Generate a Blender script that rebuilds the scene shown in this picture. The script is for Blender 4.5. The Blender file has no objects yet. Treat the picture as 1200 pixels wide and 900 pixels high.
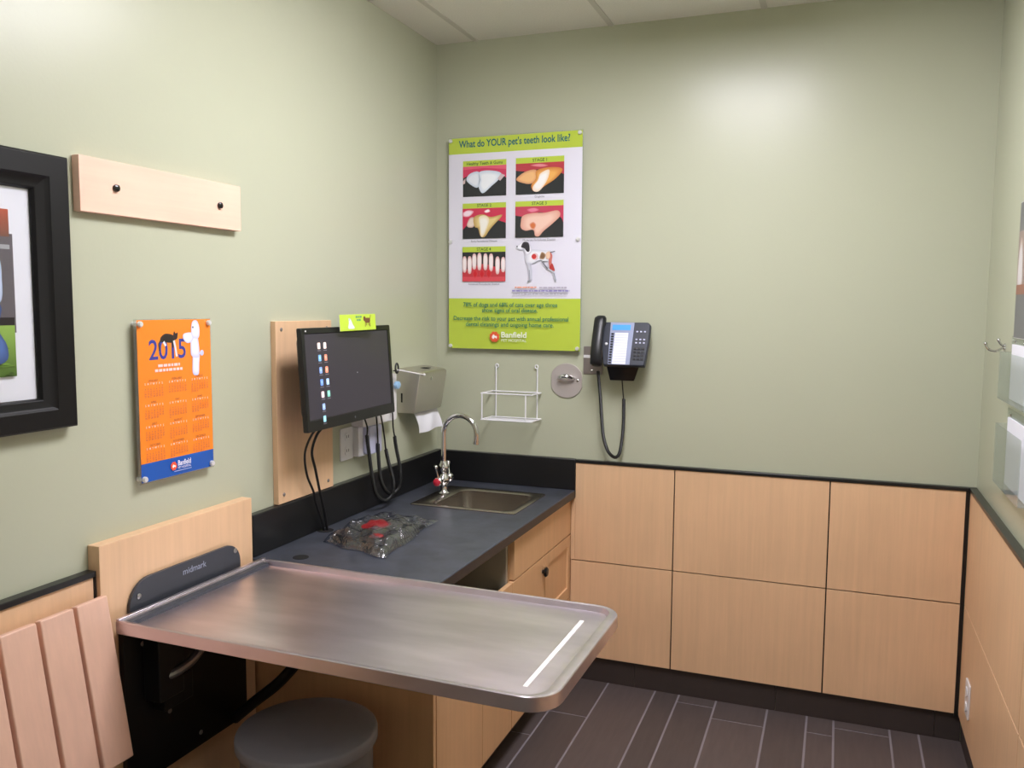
import bpy, bmesh, math, random
from math import sin, cos, pi, radians
from mathutils import Vector, Matrix
random.seed(7)
scn = bpy.context.scene
COL = scn.collection
W, H, D = 2.305, 2.90, -4.75          # right wall x, ceiling z, front wall y

# ------------------------------------------------------------------ colours and materials
def lin(c):
    def f(v):
        v = v / 255.0
        return v / 12.92 if v <= 0.04045 else ((v + 0.055) / 1.055) ** 2.4
    return (f(c[0]), f(c[1]), f(c[2]), 1.0)

def new_mat(name):
    m = bpy.data.materials.new(name); m.use_nodes = True
    nt = m.node_tree
    return m, nt, nt.nodes['Principled BSDF']

def pbr(name, rgb, rough=0.5, metal=0.0, spec=None, noise=0.0, nscale=8.0, bump=0.0, bscale=200.0, coat=0.0, emit=None, estr=0.0, stretch=(1, 1, 1)):
    m, nt, b = new_mat(name)
    c = lin(rgb)
    b.inputs['Base Color'].default_value = c
    b.inputs['Roughness'].default_value = rough
    b.inputs['Metallic'].default_value = metal
    if spec is not None: b.inputs['Specular IOR Level'].default_value = spec
    if coat: b.inputs['Coat Weight'].default_value = coat; b.inputs['Coat Roughness'].default_value = 0.08
    if emit: b.inputs['Emission Color'].default_value = lin(emit); b.inputs['Emission Strength'].default_value = estr
    L = nt.links
    if noise or bump:
        tc = nt.nodes.new('ShaderNodeTexCoord'); mp = nt.nodes.new('ShaderNodeMapping')
        mp.inputs['Scale'].default_value = stretch
        L.new(tc.outputs['Object'], mp.inputs['Vector'])
    if noise:
        n = nt.nodes.new('ShaderNodeTexNoise'); n.inputs['Scale'].default_value = nscale; n.inputs['Detail'].default_value = 5
        r = nt.nodes.new('ShaderNodeMapRange'); r.inputs['To Min'].default_value = 1 - noise; r.inputs['To Max'].default_value = 1 + noise
        mx = nt.nodes.new('ShaderNodeMix'); mx.data_type = 'RGBA'; mx.blend_type = 'MULTIPLY'; mx.inputs['Factor'].default_value = 1
        L.new(mp.outputs[0], n.inputs['Vector']); L.new(n.outputs['Fac'], r.inputs['Value'])
        mx.inputs['A'].default_value = c; L.new(r.outputs[0], mx.inputs['B'])
        L.new(mx.outputs['Result'], b.inputs['Base Color'])
    if bump:
        n2 = nt.nodes.new('ShaderNodeTexNoise'); n2.inputs['Scale'].default_value = bscale; n2.inputs['Detail'].default_value = 3
        bp = nt.nodes.new('ShaderNodeBump'); bp.inputs['Strength'].default_value = bump; bp.inputs['Distance'].default_value = 0.002
        L.new(mp.outputs[0], n2.inputs['Vector']); L.new(n2.outputs['Fac'], bp.inputs['Height']); L.new(bp.outputs[0], b.inputs['Normal'])
    return m

def maple(name, rgb, axis='z', rough=0.42):
    """pale maple veneer: fine grain stretched along one axis"""
    m, nt, b = new_mat(name); L = nt.links
    tc = nt.nodes.new('ShaderNodeTexCoord'); mp = nt.nodes.new('ShaderNodeMapping')
    s = {'x': (1.2, 26, 26), 'y': (26, 1.2, 26), 'z': (26, 26, 1.2)}[axis]
    mp.inputs['Scale'].default_value = s
    n = nt.nodes.new('ShaderNodeTexNoise'); n.inputs['Scale'].default_value = 2.2; n.inputs['Detail'].default_value = 7; n.inputs['Roughness'].default_value = 0.62
    n2 = nt.nodes.new('ShaderNodeTexNoise'); n2.inputs['Scale'].default_value = 3.0; n2.inputs['Detail'].default_value = 3
    ad = nt.nodes.new('ShaderNodeMath'); ad.operation = 'ADD'
    r = nt.nodes.new('ShaderNodeMapRange'); r.inputs['From Min'].default_value = 0.6; r.inputs['From Max'].default_value = 1.4
    r.inputs['To Min'].default_value = 0.90; r.inputs['To Max'].default_value = 1.09
    mx = nt.nodes.new('ShaderNodeMix'); mx.data_type = 'RGBA'; mx.blend_type = 'MULTIPLY'; mx.inputs['Factor'].default_value = 1
    mx.inputs['A'].default_value = lin(rgb)
    L.new(tc.outputs['Object'], mp.inputs['Vector']); L.new(mp.outputs[0], n.inputs['Vector'])
    L.new(tc.outputs['Object'], n2.inputs['Vector'])
    L.new(n.outputs['Fac'], ad.inputs[0]); L.new(n2.outputs['Fac'], ad.inputs[1]); L.new(ad.outputs[0], r.inputs['Value'])
    L.new(r.outputs[0], mx.inputs['B']); L.new(mx.outputs['Result'], b.inputs['Base Color'])
    b.inputs['Roughness'].default_value = rough
    return m

def steel(name, rgb, rough=0.28, stretch=(2, 90, 90), var=0.12, swirl=False):
    """brushed stainless steel"""
    m, nt, b = new_mat(name); L = nt.links
    tc = nt.nodes.new('ShaderNodeTexCoord'); mp = nt.nodes.new('ShaderNodeMapping'); mp.inputs['Scale'].default_value = stretch
    n = nt.nodes.new('ShaderNodeTexNoise'); n.inputs['Scale'].default_value = 3.0; n.inputs['Detail'].default_value = 6
    r = nt.nodes.new('ShaderNodeMapRange'); r.inputs['To Min'].default_value = rough - var; r.inputs['To Max'].default_value = rough + var
    L.new(tc.outputs['Object'], mp.inputs['Vector']); L.new(mp.outputs[0], n.inputs['Vector'])
    L.new(n.outputs['Fac'], r.inputs['Value']); L.new(r.outputs[0], b.inputs['Roughness'])
    bp = nt.nodes.new('ShaderNodeBump'); bp.inputs['Strength'].default_value = 0.015; bp.inputs['Distance'].default_value = 0.001
    L.new(n.outputs['Fac'], bp.inputs['Height']); L.new(bp.outputs[0], b.inputs['Normal'])
    b.inputs['Metallic'].default_value = 1.0
    c = lin(rgb); b.inputs['Base Color'].default_value = c
    if swirl:                                        # broad lighter and darker patches in the base colour
        n3 = nt.nodes.new('ShaderNodeTexNoise'); n3.inputs['Scale'].default_value = 4.5; n3.inputs['Detail'].default_value = 6
        mp3 = nt.nodes.new('ShaderNodeMapping'); mp3.inputs['Scale'].default_value = (0.6, 2.2, 1)
        L.new(tc.outputs['Object'], mp3.inputs['Vector']); L.new(mp3.outputs[0], n3.inputs['Vector'])
        r3 = nt.nodes.new('ShaderNodeMapRange'); r3.inputs['From Min'].default_value = 0.3; r3.inputs['From Max'].default_value = 0.7
        r3.inputs['To Min'].default_value = 0.84; r3.inputs['To Max'].default_value = 1.12
        mx = nt.nodes.new('ShaderNodeMix'); mx.data_type = 'RGBA'; mx.blend_type = 'MULTIPLY'; mx.inputs['Factor'].default_value = 1
        mx.inputs['A'].default_value = c
        L.new(n3.outputs['Fac'], r3.inputs['Value']); L.new(r3.outputs[0], mx.inputs['B']); L.new(mx.outputs['Result'], b.inputs['Base Color'])
    return m

def clear(name, rgb, low=0.06, high=0.55, rough=0.05, body=0.0, crinkle=0.0):
    """thin clear plastic: transparent with a glossy sheen growing at grazing angles"""
    m = bpy.data.materials.new(name); m.use_nodes = True
    nt = m.node_tree; nt.nodes.clear(); L = nt.links
    bp = None
    if crinkle:
        tc = nt.nodes.new('ShaderNodeTexCoord'); nz = nt.nodes.new('ShaderNodeTexNoise'); nz.inputs['Scale'].default_value = 22; nz.inputs['Detail'].default_value = 4; nz.inputs['Distortion'].default_value = 1.5
        bp = nt.nodes.new('ShaderNodeBump'); bp.inputs['Strength'].default_value = crinkle; bp.inputs['Distance'].default_value = 0.012
        L.new(tc.outputs['Object'], nz.inputs['Vector']); L.new(nz.outputs['Fac'], bp.inputs['Height'])
    o = nt.nodes.new('ShaderNodeOutputMaterial'); mix = nt.nodes.new('ShaderNodeMixShader')
    t = nt.nodes.new('ShaderNodeBsdfTransparent'); t.inputs['Color'].default_value = lin(rgb)
    g = nt.nodes.new('ShaderNodeBsdfGlossy'); g.inputs['Roughness'].default_value = rough
    if bp: L.new(bp.outputs[0], g.inputs['Normal'])
    lw = nt.nodes.new('ShaderNodeLayerWeight'); lw.inputs['Blend'].default_value = 0.35
    r = nt.nodes.new('ShaderNodeMapRange'); r.inputs['To Min'].default_value = low; r.inputs['To Max'].default_value = high
    L.new(lw.outputs['Facing'], r.inputs['Value']); L.new(r.outputs[0], mix.inputs[0])
    src = t.outputs[0]
    if body:
        d = nt.nodes.new('ShaderNodeBsdfDiffuse'); d.inputs['Color'].default_value = (0.75, 0.78, 0.85, 1)
        m2 = nt.nodes.new('ShaderNodeMixShader'); m2.inputs[0].default_value = body
        L.new(t.outputs[0], m2.inputs[1]); L.new(d.outputs[0], m2.inputs[2]); src = m2.outputs[0]
    L.new(src, mix.inputs[1]); L.new(g.outputs[0], mix.inputs[2]); L.new(mix.outputs[0], o.inputs['Surface'])
    return m

def printed(name, rough=0.25, emit=0.0):
    """flat print: colours come from the mesh's own colour attribute"""
    m, nt, b = new_mat(name)
    a = nt.nodes.new('ShaderNodeAttribute'); a.attribute_name = 'Col'
    nt.links.new(a.outputs['Color'], b.inputs['Base Color'])
    b.inputs['Roughness'].default_value = rough
    if emit:
        nt.links.new(a.outputs['Color'], b.inputs['Emission Color']); b.inputs['Emission Strength'].default_value = emit
    return m

M = {}
M['paint'] = pbr('sage_green_paint', (184, 187, 164), 0.29, spec=0.36, noise=0.02, nscale=3, bump=0.12, bscale=90)
M['ceiling'] = pbr('ceiling_tile_white', (236, 233, 226), 0.9, noise=0.10, nscale=160, bump=0.5, bscale=140)
M['grid'] = pbr('ceiling_grid_white', (208, 204, 196), 0.5)
M['maple'] = maple('maple_upright_grain', (226, 187, 148), 'z')
M['maple_y'] = maple('maple_level_grain', (242, 200, 178), 'y')
M['maple_pale'] = maple('maple_pale_slat', (228, 186, 164), 'z')
M['maple_cab'] = maple('maple_cabinet', (218, 174, 130), 'z')
M['black_trim'] = pbr('black_laminate', (24, 24, 25), 0.3)
M['gap'] = pbr('dark_reveal', (22, 16, 13), 0.7)
M['slate'] = pbr('slate_laminate', (62, 65, 74), 0.40, noise=0.75, nscale=16)
M['slate_edge'] = pbr('slate_edge', (30, 33, 38), 0.4)
M['base_tile'] = pbr('dark_base_tile', (58, 49, 46), 0.55, noise=0.15, nscale=9)
M['steel_table'] = steel('mottled_stainless_table', (232, 223, 232), 0.335, (2, 50, 50), 0.04, swirl=True)
M['steel'] = steel('brushed_stainless', (206, 202, 196), 0.42, (60, 60, 3), 0.06)
M['steel_sink'] = pbr('sink_stainless', (186, 178, 170), 0.27, 1.0, noise=0.05, nscale=30)
M['chrome'] = pbr('chrome', (225, 225, 228), 0.07, 1.0)
M['standoff'] = pbr('bright_standoff_cap', (232, 232, 234), 0.35, 0.4)
M['dull_metal'] = pbr('dull_metal', (165, 162, 160), 0.4, 1.0)
M['zinc'] = pbr('zinc_plate', (150, 142, 138), 0.45, 0.6)
M['disc_steel'] = pbr('satin_disc_steel', (196, 188, 184), 0.5, 0.5)
M['black_plastic'] = pbr('black_plastic', (17, 17, 19), 0.35)
M['black_gloss'] = pbr('black_gloss_plastic', (14, 14, 16), 0.15)
M['screen'] = pbr('screen_panel', (30, 28, 34), 0.28, emit=(52, 46, 58), estr=0.3)
M['black_powder'] = pbr('black_powder_coat', (12, 12, 13), 0.5, bump=0.1, bscale=300)
M['plate_grey'] = pbr('charcoal_plate', (58, 61, 68), 0.42)
M['cable'] = pbr('black_cable', (14, 14, 15), 0.45)
M['white_plastic'] = pbr('white_plastic', (226, 224, 226), 0.35)
M['lavender_plastic'] = pbr('pale_lavender_plastic', (196, 198, 226), 0.35)
M['blue_plastic'] = pbr('light_blue_plastic', (150, 190, 225), 0.4)
M['white_wire'] = pbr('white_coated_wire', (236, 236, 240), 0.35)
M['paper'] = pbr('white_paper', (232, 232, 240), 0.8)
M['frame_black'] = pbr('black_satin_wood', (11, 10, 11), 0.5, spec=0.3, bump=0.05, bscale=60)
M['mat_white'] = pbr('white_mat_board', (238, 240, 250), 0.8)
M['glass'] = clear('clear_glass', (255, 255, 255), 0.02, 0.3, 0.02)
M['acrylic'] = clear('clear_acrylic', (247, 250, 248), 0.04, 0.35, 0.05, body=0.05)
M['bag'] = clear('clear_bag_plastic', (206, 214, 234), 0.15, 0.5, 0.13, body=0.02, crinkle=1.0)
M['print'] = printed('print_on_panel', 0.3)
M['print_gloss'] = printed('glossy_print', 0.22)
M['icons'] = printed('lit_screen_icons', 0.4, 0.45)
M['stool'] = pbr('grey_vinyl', (134, 135, 142), 0.5, noise=0.05, nscale=30, bump=0.08, bscale=120)
M['stool_body'] = pbr('grey_stool_drum', (118, 118, 122), 0.5)
M['phone_dark'] = pbr('charcoal_phone_plastic', (46, 50, 62), 0.4)
M['phone_black'] = pbr('black_phone_plastic', (20, 21, 25), 0.38)
M['phone_silver'] = pbr('silver_phone_face', (150, 158, 188), 0.35)
M['phone_lcd'] = pbr('blue_phone_display', (80, 150, 215), 0.2, emit=(70, 150, 220), estr=0.35)
M['phone_label'] = printed('phone_line_labels', 0.5)
M['red_plastic'] = pbr('red_plastic', (190, 40, 60), 0.35)
M['red_cloth'] = pbr('red_pouch', (126, 18, 26), 0.45, noise=0.4, nscale=30)
M['black_cloth'] = pbr('black_case', (20, 23, 30), 0.5, noise=0.2, nscale=20)
M['grey_liner'] = pbr('grey_cabinet_liner', (168, 160, 146), 0.55)
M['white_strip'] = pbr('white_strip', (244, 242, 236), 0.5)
M['dark_cavity'] = pbr('dark_hole', (8, 8, 9), 0.8)
M['diffuser'] = pbr('lit_diffuser', (250, 250, 250), 0.6, emit=(250, 247, 255), estr=29)
M['diffuser_fill'] = pbr('lit_diffuser_fill', (250, 250, 250), 0.6, emit=(250, 247, 255), estr=6)  # weaker glow for the added fill light

# floor: colour per plank (attribute) broken up with fine noise
def floor_mat():
    m, nt, b = new_mat('wood_look_floor_tile'); L = nt.links
    a = nt.nodes.new('ShaderNodeAttribute'); a.attribute_name = 'Col'
    tc = nt.nodes.new('ShaderNodeTexCoord'); mp = nt.nodes.new('ShaderNodeMapping'); mp.inputs['Scale'].default_value = (30, 3, 1)
    n = nt.nodes.new('ShaderNodeTexNoise'); n.inputs['Scale'].default_value = 2; n.inputs['Detail'].default_value = 6
    r = nt.nodes.new('ShaderNodeMapRange'); r.inputs['To Min'].default_value = 0.78; r.inputs['To Max'].default_value = 1.22
    mx = nt.nodes.new('ShaderNodeMix'); mx.data_type = 'RGBA'; mx.blend_type = 'MULTIPLY'; mx.inputs['Factor'].default_value = 1
    L.new(tc.outputs['Object'], mp.inputs[0]); L.new(mp.outputs[0], n.inputs['Vector']); L.new(n.outputs['Fac'], r.inputs['Value'])
    L.new(a.outputs['Color'], mx.inputs['A']); L.new(r.outputs[0], mx.inputs['B']); L.new(mx.outputs['Result'], b.inputs['Base Color'])
    b.inputs['Roughness'].default_value = 0.5
    return m
M['floor'] = floor_mat()

# ------------------------------------------------------------------ mesh helpers
def rrect(x0, x1, y0, y1, r=0.01, seg=5):
    """rounded rectangle outline, counter-clockwise; r is one radius or four (bl, br, tr, tl)"""
    rr = (r,) * 4 if not isinstance(r, (tuple, list)) else r
    cs = [(x0, y0, 1, 1, pi), (x1, y0, -1, 1, 1.5 * pi), (x1, y1, -1, -1, 0), (x0, y1, 1, -1, 0.5 * pi)]
    out = []
    for (cx, cy, sx, sy, a0), q in zip(cs, rr):
        q = max(q, 1e-4)
        for k in range(seg + 1):
            a = a0 + 0.5 * pi * k / seg
            out.append((cx + sx * q + q * cos(a), cy + sy * q + q * sin(a)))
    return out

class MB:
    def __init__(s): s.bm = bmesh.new()
    def box(s, x0, x1, y0, y1, z0, z1):
        v = [s.bm.verts.new((x, y, z)) for z in (z0, z1) for y in (y0, y1) for x in (x0, x1)]
        for f in ((0, 2, 3, 1), (4, 5, 7, 6), (0, 1, 5, 4), (2, 6, 7, 3), (0, 4, 6, 2), (1, 3, 7, 5)):
            s.bm.faces.new([v[i] for i in f])
        return s
    def hexa(s, p):
        v = [s.bm.verts.new(q) for q in p]       # bottom 4 then top 4
        for f in ((3, 2, 1, 0), (4, 5, 6, 7), (0, 1, 5, 4), (1, 2, 6, 5), (2, 3, 7, 6), (3, 0, 4, 7)):
            s.bm.faces.new([v[i] for i in f])
        return s
    def loops(s, rings, cap0=True, cap1=True, closed=True):
        R = [[s.bm.verts.new(p) for p in ring] for ring in rings]
        n = len(R[0])
        for a, b in zip(R, R[1:]):
            for i in range(n if closed else n - 1):
                j = (i + 1) % n
                s.bm.faces.new((a[i], a[j], b[j], b[i]))
        if cap0: s.bm.faces.new(R[0][::-1])
        if cap1: s.bm.faces.new(R[-1])
        return s
    def prism(s, pts, vec):
        v = Vector(vec)
        return s.loops([[tuple(p) for p in pts], [tuple(Vector(p) + v) for p in pts]])
    def plate_x(s, x0, x1, prof):              # profile in (y,z)
        return s.prism([(x0, a, b) for a, b in prof], (x1 - x0, 0, 0))
    def plate_y(s, y0, y1, prof):              # profile in (x,z)
        return s.prism([(a, y0, b) for a, b in prof], (0, y1 - y0, 0))
    def plate_z(s, z0, z1, prof):
        return s.prism([(a, b, z0) for a, b in prof], (0, 0, z1 - z0))
    def cyl(s, p0, p1, r0, r1=None, seg=16):
        return s.tube([p0, p1], [r0, r0 if r1 is None else r1], seg)
    def tube(s, pts, r, seg=10, closed=False):
        P = [Vector(p) for p in pts]; n = len(P)
        rad = r if isinstance(r, (list, tuple)) else [r] * n
        T = []
        for i in range(n):
            if closed: t = P[(i + 1) % n] - P[i - 1]
            else: t = P[min(i + 1, n - 1)] - P[max(i - 1, 0)]
            T.append(t.normalized())
        u = T[0].orthogonal().normalized(); rings = []
        for i in range(n):
            u = (u - T[i] * u.dot(T[i])).normalized(); w = T[i].cross(u)
            rings.append([tuple(P[i] + (u * cos(2 * pi * k / seg) + w * sin(2 * pi * k / seg)) * rad[i]) for k in range(seg)])
        if closed:
            rings.append(rings[0]); s.loops(rings, False, False)
            bmesh.ops.remove_doubles(s.bm, verts=s.bm.verts, dist=1e-6)
        else: s.loops(rings)
        return s
    def lathe(s, prof, c=(0, 0, 0), axis='z', seg=28):
        rings = []
        for r, h in prof:
            ring = []
            for k in range(seg):
                a = 2 * pi * k / seg; x, y = max(r, 1e-5) * cos(a), max(r, 1e-5) * sin(a)
                p = {'z': (x, y, h), 'y': (x, h, y), 'x': (h, x, y)}[axis]
                ring.append((p[0] + c[0], p[1] + c[1], p[2] + c[2]))
            rings.append(ring)
        return s.loops(rings)
    def ball(s, c, r, seg=14):
        return s.lathe([(r * sin(pi * k / 8), -r * cos(pi * k / 8)) for k in range(9)], c, 'z', seg)
    def build(s, name, mat, parent=None, bevel=0.0, local=False, angle=35, bseg=2):
        bmesh.ops.recalc_face_normals(s.bm, faces=s.bm.faces)
        if parent is not None and not local:
            bmesh.ops.translate(s.bm, verts=s.bm.verts, vec=-world_loc(parent))
        me = bpy.data.meshes.new(name); s.bm.to_mesh(me); s.bm.free()
        me.materials.append(mat)
        me.shade_smooth(); me.set_sharp_from_angle(angle=radians(angle))
        o = bpy.data.objects.new(name, me); COL.objects.link(o)
        if parent is not None: o.parent = parent
        if bevel:
            b = o.modifiers.new('edge', 'BEVEL'); b.width = bevel; b.segments = bseg; b.limit_method = 'ANGLE'; b.angle_limit = radians(40)
            b.harden_normals = False
        return o

def world_loc(o):
    v = Vector((0, 0, 0))
    while o is not None: v = v + o.location; o = o.parent
    return v

def thing(name, label, cat, loc=(0, 0, 0), group=None, rot=None):
    o = bpy.data.objects.new(name, None); COL.objects.link(o); o.location = loc
    o.empty_display_size = 0.05
    if rot is not None: o.rotation_euler = rot
    o['label'] = label; o['category'] = cat
    if group: o['group'] = group
    return o
def tag(o, label, cat, group=None):
    o['label'] = label; o['category'] = cat
    if group: o['group'] = group
    return o
def struct(o): o['kind'] = 'structure'; return o
def structure_root(name, loc=(0, 0, 0)):
    o = bpy.data.objects.new(name, None); COL.objects.link(o); o.location = loc; o['kind'] = 'structure'; return o

def smooth_path(pts, n=8):
    P = [Vector(p) for p in pts]; out = []
    for i in range(len(P) - 1):
        p0 = P[max(i - 1, 0)]; p1 = P[i]; p2 = P[i + 1]; p3 = P[min(i + 2, len(P) - 1)]
        for k in range(n):
            t = k / n
            out.append(0.5 * ((2 * p1) + (p2 - p0) * t + (2 * p0 - 5 * p1 + 4 * p2 - p3) * t * t + (3 * p1 - p0 - 3 * p2 + p3) * t ** 3))
    out.append(P[-1]); return [tuple(v) for v in out]

# ------------------------------------------------------------------ flat printed artwork (one mesh per print)
def text_tris(txt, bold=0.0):
    cu = bpy.data.curves.new('lettering', 'FONT'); cu.body = txt; cu.size = 1.0; cu.offset = bold; cu.resolution_u = 3
    ob = bpy.data.objects.new('lettering', cu); COL.objects.link(ob)
    dg = bpy.context.evaluated_depsgraph_get(); me = bpy.data.meshes.new_from_object(ob.evaluated_get(dg))
    me.calc_loop_triangles()
    vs = [(v.co.x, v.co.y) for v in me.vertices]; ts = [tuple(t.vertices) for t in me.loop_triangles]
    bpy.data.objects.remove(ob); bpy.data.curves.remove(cu); bpy.data.meshes.remove(me)
    return vs, ts

class Art:
    """flat shapes on a w x h sheet, (0,0) lower left; every new shape lies a hair above the last"""
    def __init__(s, w, h, step=0.00012):
        s.w, s.h, s.step, s.n = w, h, step, 0; s.v = []; s.f = []; s.c = []
    def _add(s, pts, faces, cols, lift=True):
        if lift: s.n += 1
        b = len(s.v); d = s.n * s.step
        s.v += [(x, y, d) for x, y in pts]; s.c += cols; s.f += [tuple(b + i for i in f) for f in faces]
    def poly(s, pts, rgb, lift=True):
        s._add(pts, [tuple(range(len(pts)))], [lin(rgb)] * len(pts), lift)
    def rect(s, x0, x1, y0, y1, rgb, lift=True): s.poly([(x0, y0), (x1, y0), (x1, y1), (x0, y1)], rgb, lift)
    def grad(s, x0, x1, y0, y1, bot, top): s._add([(x0, y0), (x1, y0), (x1, y1), (x0, y1)], [(0, 1, 2, 3)], [lin(bot)] * 2 + [lin(top)] * 2)
    def blob(s, pts, mid, edge):                 # soft shape: middle colour fading to edge colour
        P = [Vector((a, b, 0)) for a, b in pts]; q = []
        n = len(P)
        for i in range(n):
            for k in range(4):
                t = k / 4; p0, p1, p2, p3 = P[i - 1], P[i], P[(i + 1) % n], P[(i + 2) % n]
                v = 0.5 * ((2 * p1) + (p2 - p0) * t + (2 * p0 - 5 * p1 + 4 * p2 - p3) * t * t + (3 * p1 - p0 - 3 * p2 + p3) * t ** 3)
                q.append((v.x, v.y))
        cx = sum(p[0] for p in q) / len(q); cy = sum(p[1] for p in q) / len(q)
        inner = [(cx + (a - cx) * .6, cy + (b - cy) * .6) for a, b in q]; m = len(q)
        s._add(q + inner, [(i, (i + 1) % m, m + (i + 1) % m, m + i) for i in range(m)] + [tuple(range(m, 2 * m))], [lin(edge)] * m + [lin(mid)] * m)
    def disc(s, x, y, r, rgb, n=20, ry=None):
        s.poly([(x + r * cos(2 * pi * k / n), y + (ry or r) * sin(2 * pi * k / n)) for k in range(n)], rgb)
    def line(s, pts, wd, rgb):
        s.n += 1
        for (a, b), (c, d) in zip(pts, pts[1:]):
            l = math.hypot(c - a, d - b) or 1e-6; nx, ny = -(d - b) / l * wd / 2, (c - a) / l * wd / 2
            s.poly([(a + nx, b + ny), (a - nx, b - ny), (c - nx, d - ny), (c + nx, d + ny)], rgb, False)
    def text(s, txt, x, y, size, rgb, width=None, align='c', bold=0.0, lift=True):
        vs, ts = text_tris(txt, bold)
        if not vs: return
        x0 = min(v[0] for v in vs); x1 = max(v[0] for v in vs)
        sx = (width / (x1 - x0)) if width else size
        off = {'c': x - (x0 + x1) / 2 * sx, 'l': x - x0 * sx, 'r': x - x1 * sx}[align]
        s._add([(off + a * sx, y + b * size) for a, b in vs], ts, [lin(rgb)] * len(vs), lift)
    def build(s, name, mat, parent, origin, u, v, nrm):
        o0, u, v, nrm = Vector(origin), Vector(u), Vector(v), Vector(nrm)
        me = bpy.data.meshes.new(name)
        me.from_pydata([tuple(o0 + u * a + v * b + nrm * d) for a, b, d in s.v], [], s.f)
        at = me.color_attributes.new('Col', 'FLOAT_COLOR', 'POINT')
        for i, c in enumerate(s.c): at.data[i].color = c
        me.materials.append(mat); me.update()
        o = bpy.data.objects.new(name, me); COL.objects.link(o); o.parent = parent
        return o

def colour_mesh(o, fn):
    at = o.data.color_attributes.new('Col', 'FLOAT_COLOR', 'CORNER')
    for p in o.data.polygons:
        c = fn(p)
        for li in p.loop_indices: at.data[li].color = c

# ================================================================== ROOM
b = MB()
GX = [-0.01, .107, .32, .533, .697, .866, 1.081, 1.187, 1.347, 1.561, 1.72, 1.825, 2.037, 2.144, W + .01]
JOINT = {3: -.585, 4: -.36, 5: -.80, 6: -1.0, 7: -.08, 8: -.176, 9: -.85, 10: -.152, 11: -.076, 12: -.72, 13: -.9}
b.box(-.1, W + .1, D - .1, .1, -.1, -.0015)
pl = []
g = .0042
for i in range(len(GX) - 1):
    y = JOINT.get(i, -.3 - .13 * i % .6); ys = [0.0, y]
    while ys[-1] > D: ys.append(ys[-1] - (1.0 if i % 2 else .96))
    for a, c in zip(ys, ys[1:]):
        c = max(c, D)
        b.box(GX[i] + g, GX[i + 1] - g, c + g, a - g, -.002, 0); 
o = struct(b.build('floor', M['floor']))
tone = {}
def fcol(p):
    if p.index < 6: return lin((132, 126, 132))
    k = (p.index - 6) // 6
    if k not in tone:
        t = random.uniform(.9, 1.1); tone[k] = lin((80 * t, 71 * t, 70 * t))
    return tone[k]
colour_mesh(o, fcol)

o = struct(MB().box(-.1, W + .1, D - .1, .1, H, H + .1).build('ceiling', M['ceiling']))
b = MB()
for x in (.2, .828, 1.456, 2.084): b.box(x - .012, x + .012, D, 0, H - .003, H + .001)
for y in (-.63, -1.886, -3.142, -4.398): b.box(0, W, y - .012, y + .012, H - .0032, H + .001)
b.build('ceiling_grid', M['grid'], o)
for nm, bx in (('wall_left', (-.1, 0, D - .1, .1, 0, H)), ('wall_right', (W, W + .1, D - .1, .1, 0, H)),
               ('wall_back', (0, W, 0, .1, 0, H)), ('wall_front', (0, W, D - .1, D, 0, H))):
    struct(MB().box(*bx).build(nm, M['paint']))

# wood wainscot, back wall
r = structure_root('trim_1', (1.45, 0, .12))
MB().box(.685, W - .025, -.012, -.0005, .117, .8455).build('backing', M['gap'], r)
MB().box(.703, W - .025, -.012, -.0005, .8457, 1.006).build('backing', M['gap'], r)
for x0, x1 in ((.703, 1.1440), (1.1490, 1.7730), (1.7780, 2.2655)):
    for z0, z1 in ((.117, .5570), (.5620, 1.006)):
        MB().box(.685 if x0 < 1 and z0 < .5 else x0, x1, -.025, -.012, z0, z1).build('panel', M['maple'], r, .0008)
MB().box(.6835, .7022, -.0245, -.0125, .5615, .8455).build('filler_strip', M['maple'], r)
MB().box(.703, W - .0005, -.029, -.0005, 1.006, 1.02).build('cap_rail', M['black_trim'], r, .002)
MB().box(2.2665, 2.2795, -.0245, -.0125, .105, 1.006).build('corner_strip', M['black_trim'], r)
# right wall
r = structure_root('trim_2', (W, -2, .12))
MB().box(W - .012, W - .0005, D + .01, -.0305, .117, 1.006).build('backing', M['gap'], r)
ys = [-.0305, -1.114, -2.204, -3.294, D + .02]
for a, c in zip(ys, ys[1:]):
    for z0, z1 in ((.117, .5570), (.5620, 1.006)):
        MB().box(W - .025, W - .012, c + .004, a, z0, z1).build('panel', M['maple'], r)
MB().box(W - .029, W - .0005, D + .01, -.0305, 1.006, 1.02).build('cap_rail', M['black_trim'], r, .002)
# left wall
r = structure_root('trim_3', (0, -3, .12))
MB().box(.0005, .012, D + .01, -2.058, .117, 1.006).build('backing', M['gap'], r)
ys = [-2.062, -3.1, -4.1, D + .02]
for a, c in zip(ys, ys[1:]):
    MB().box(.012, .025, c + .004, a, .117, 1.006).build('panel', M['maple'], r, .0008)
MB().box(.0005, .030, D + .01, -2.056, 1.006, 1.022).build('cap_rail', M['black_trim'], r, .002)
MB().box(.012, .0285, -2.0605, -2.056, .117, 1.006).build('end_strip', M['black_trim'], r)
# dark tile base
b = MB(); xs = [.685, .985, 1.592, 2.2, W - .012]
for a, c in zip(xs, xs[1:]): b.box(a + .0008, c - .0008, -.010, -.0005, .0005, .116)
struct(b.build('baseboard_back', M['base_tile']))
struct(MB().box(W - .010, W - .0005, D + .01, -.0115, .0005, .116).build('baseboard_right', M['base_tile']))
struct(MB().box(.0005, .010, D + .01, -2.058, .0005, .116).build('baseboard_left', M['base_tile']))

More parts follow.
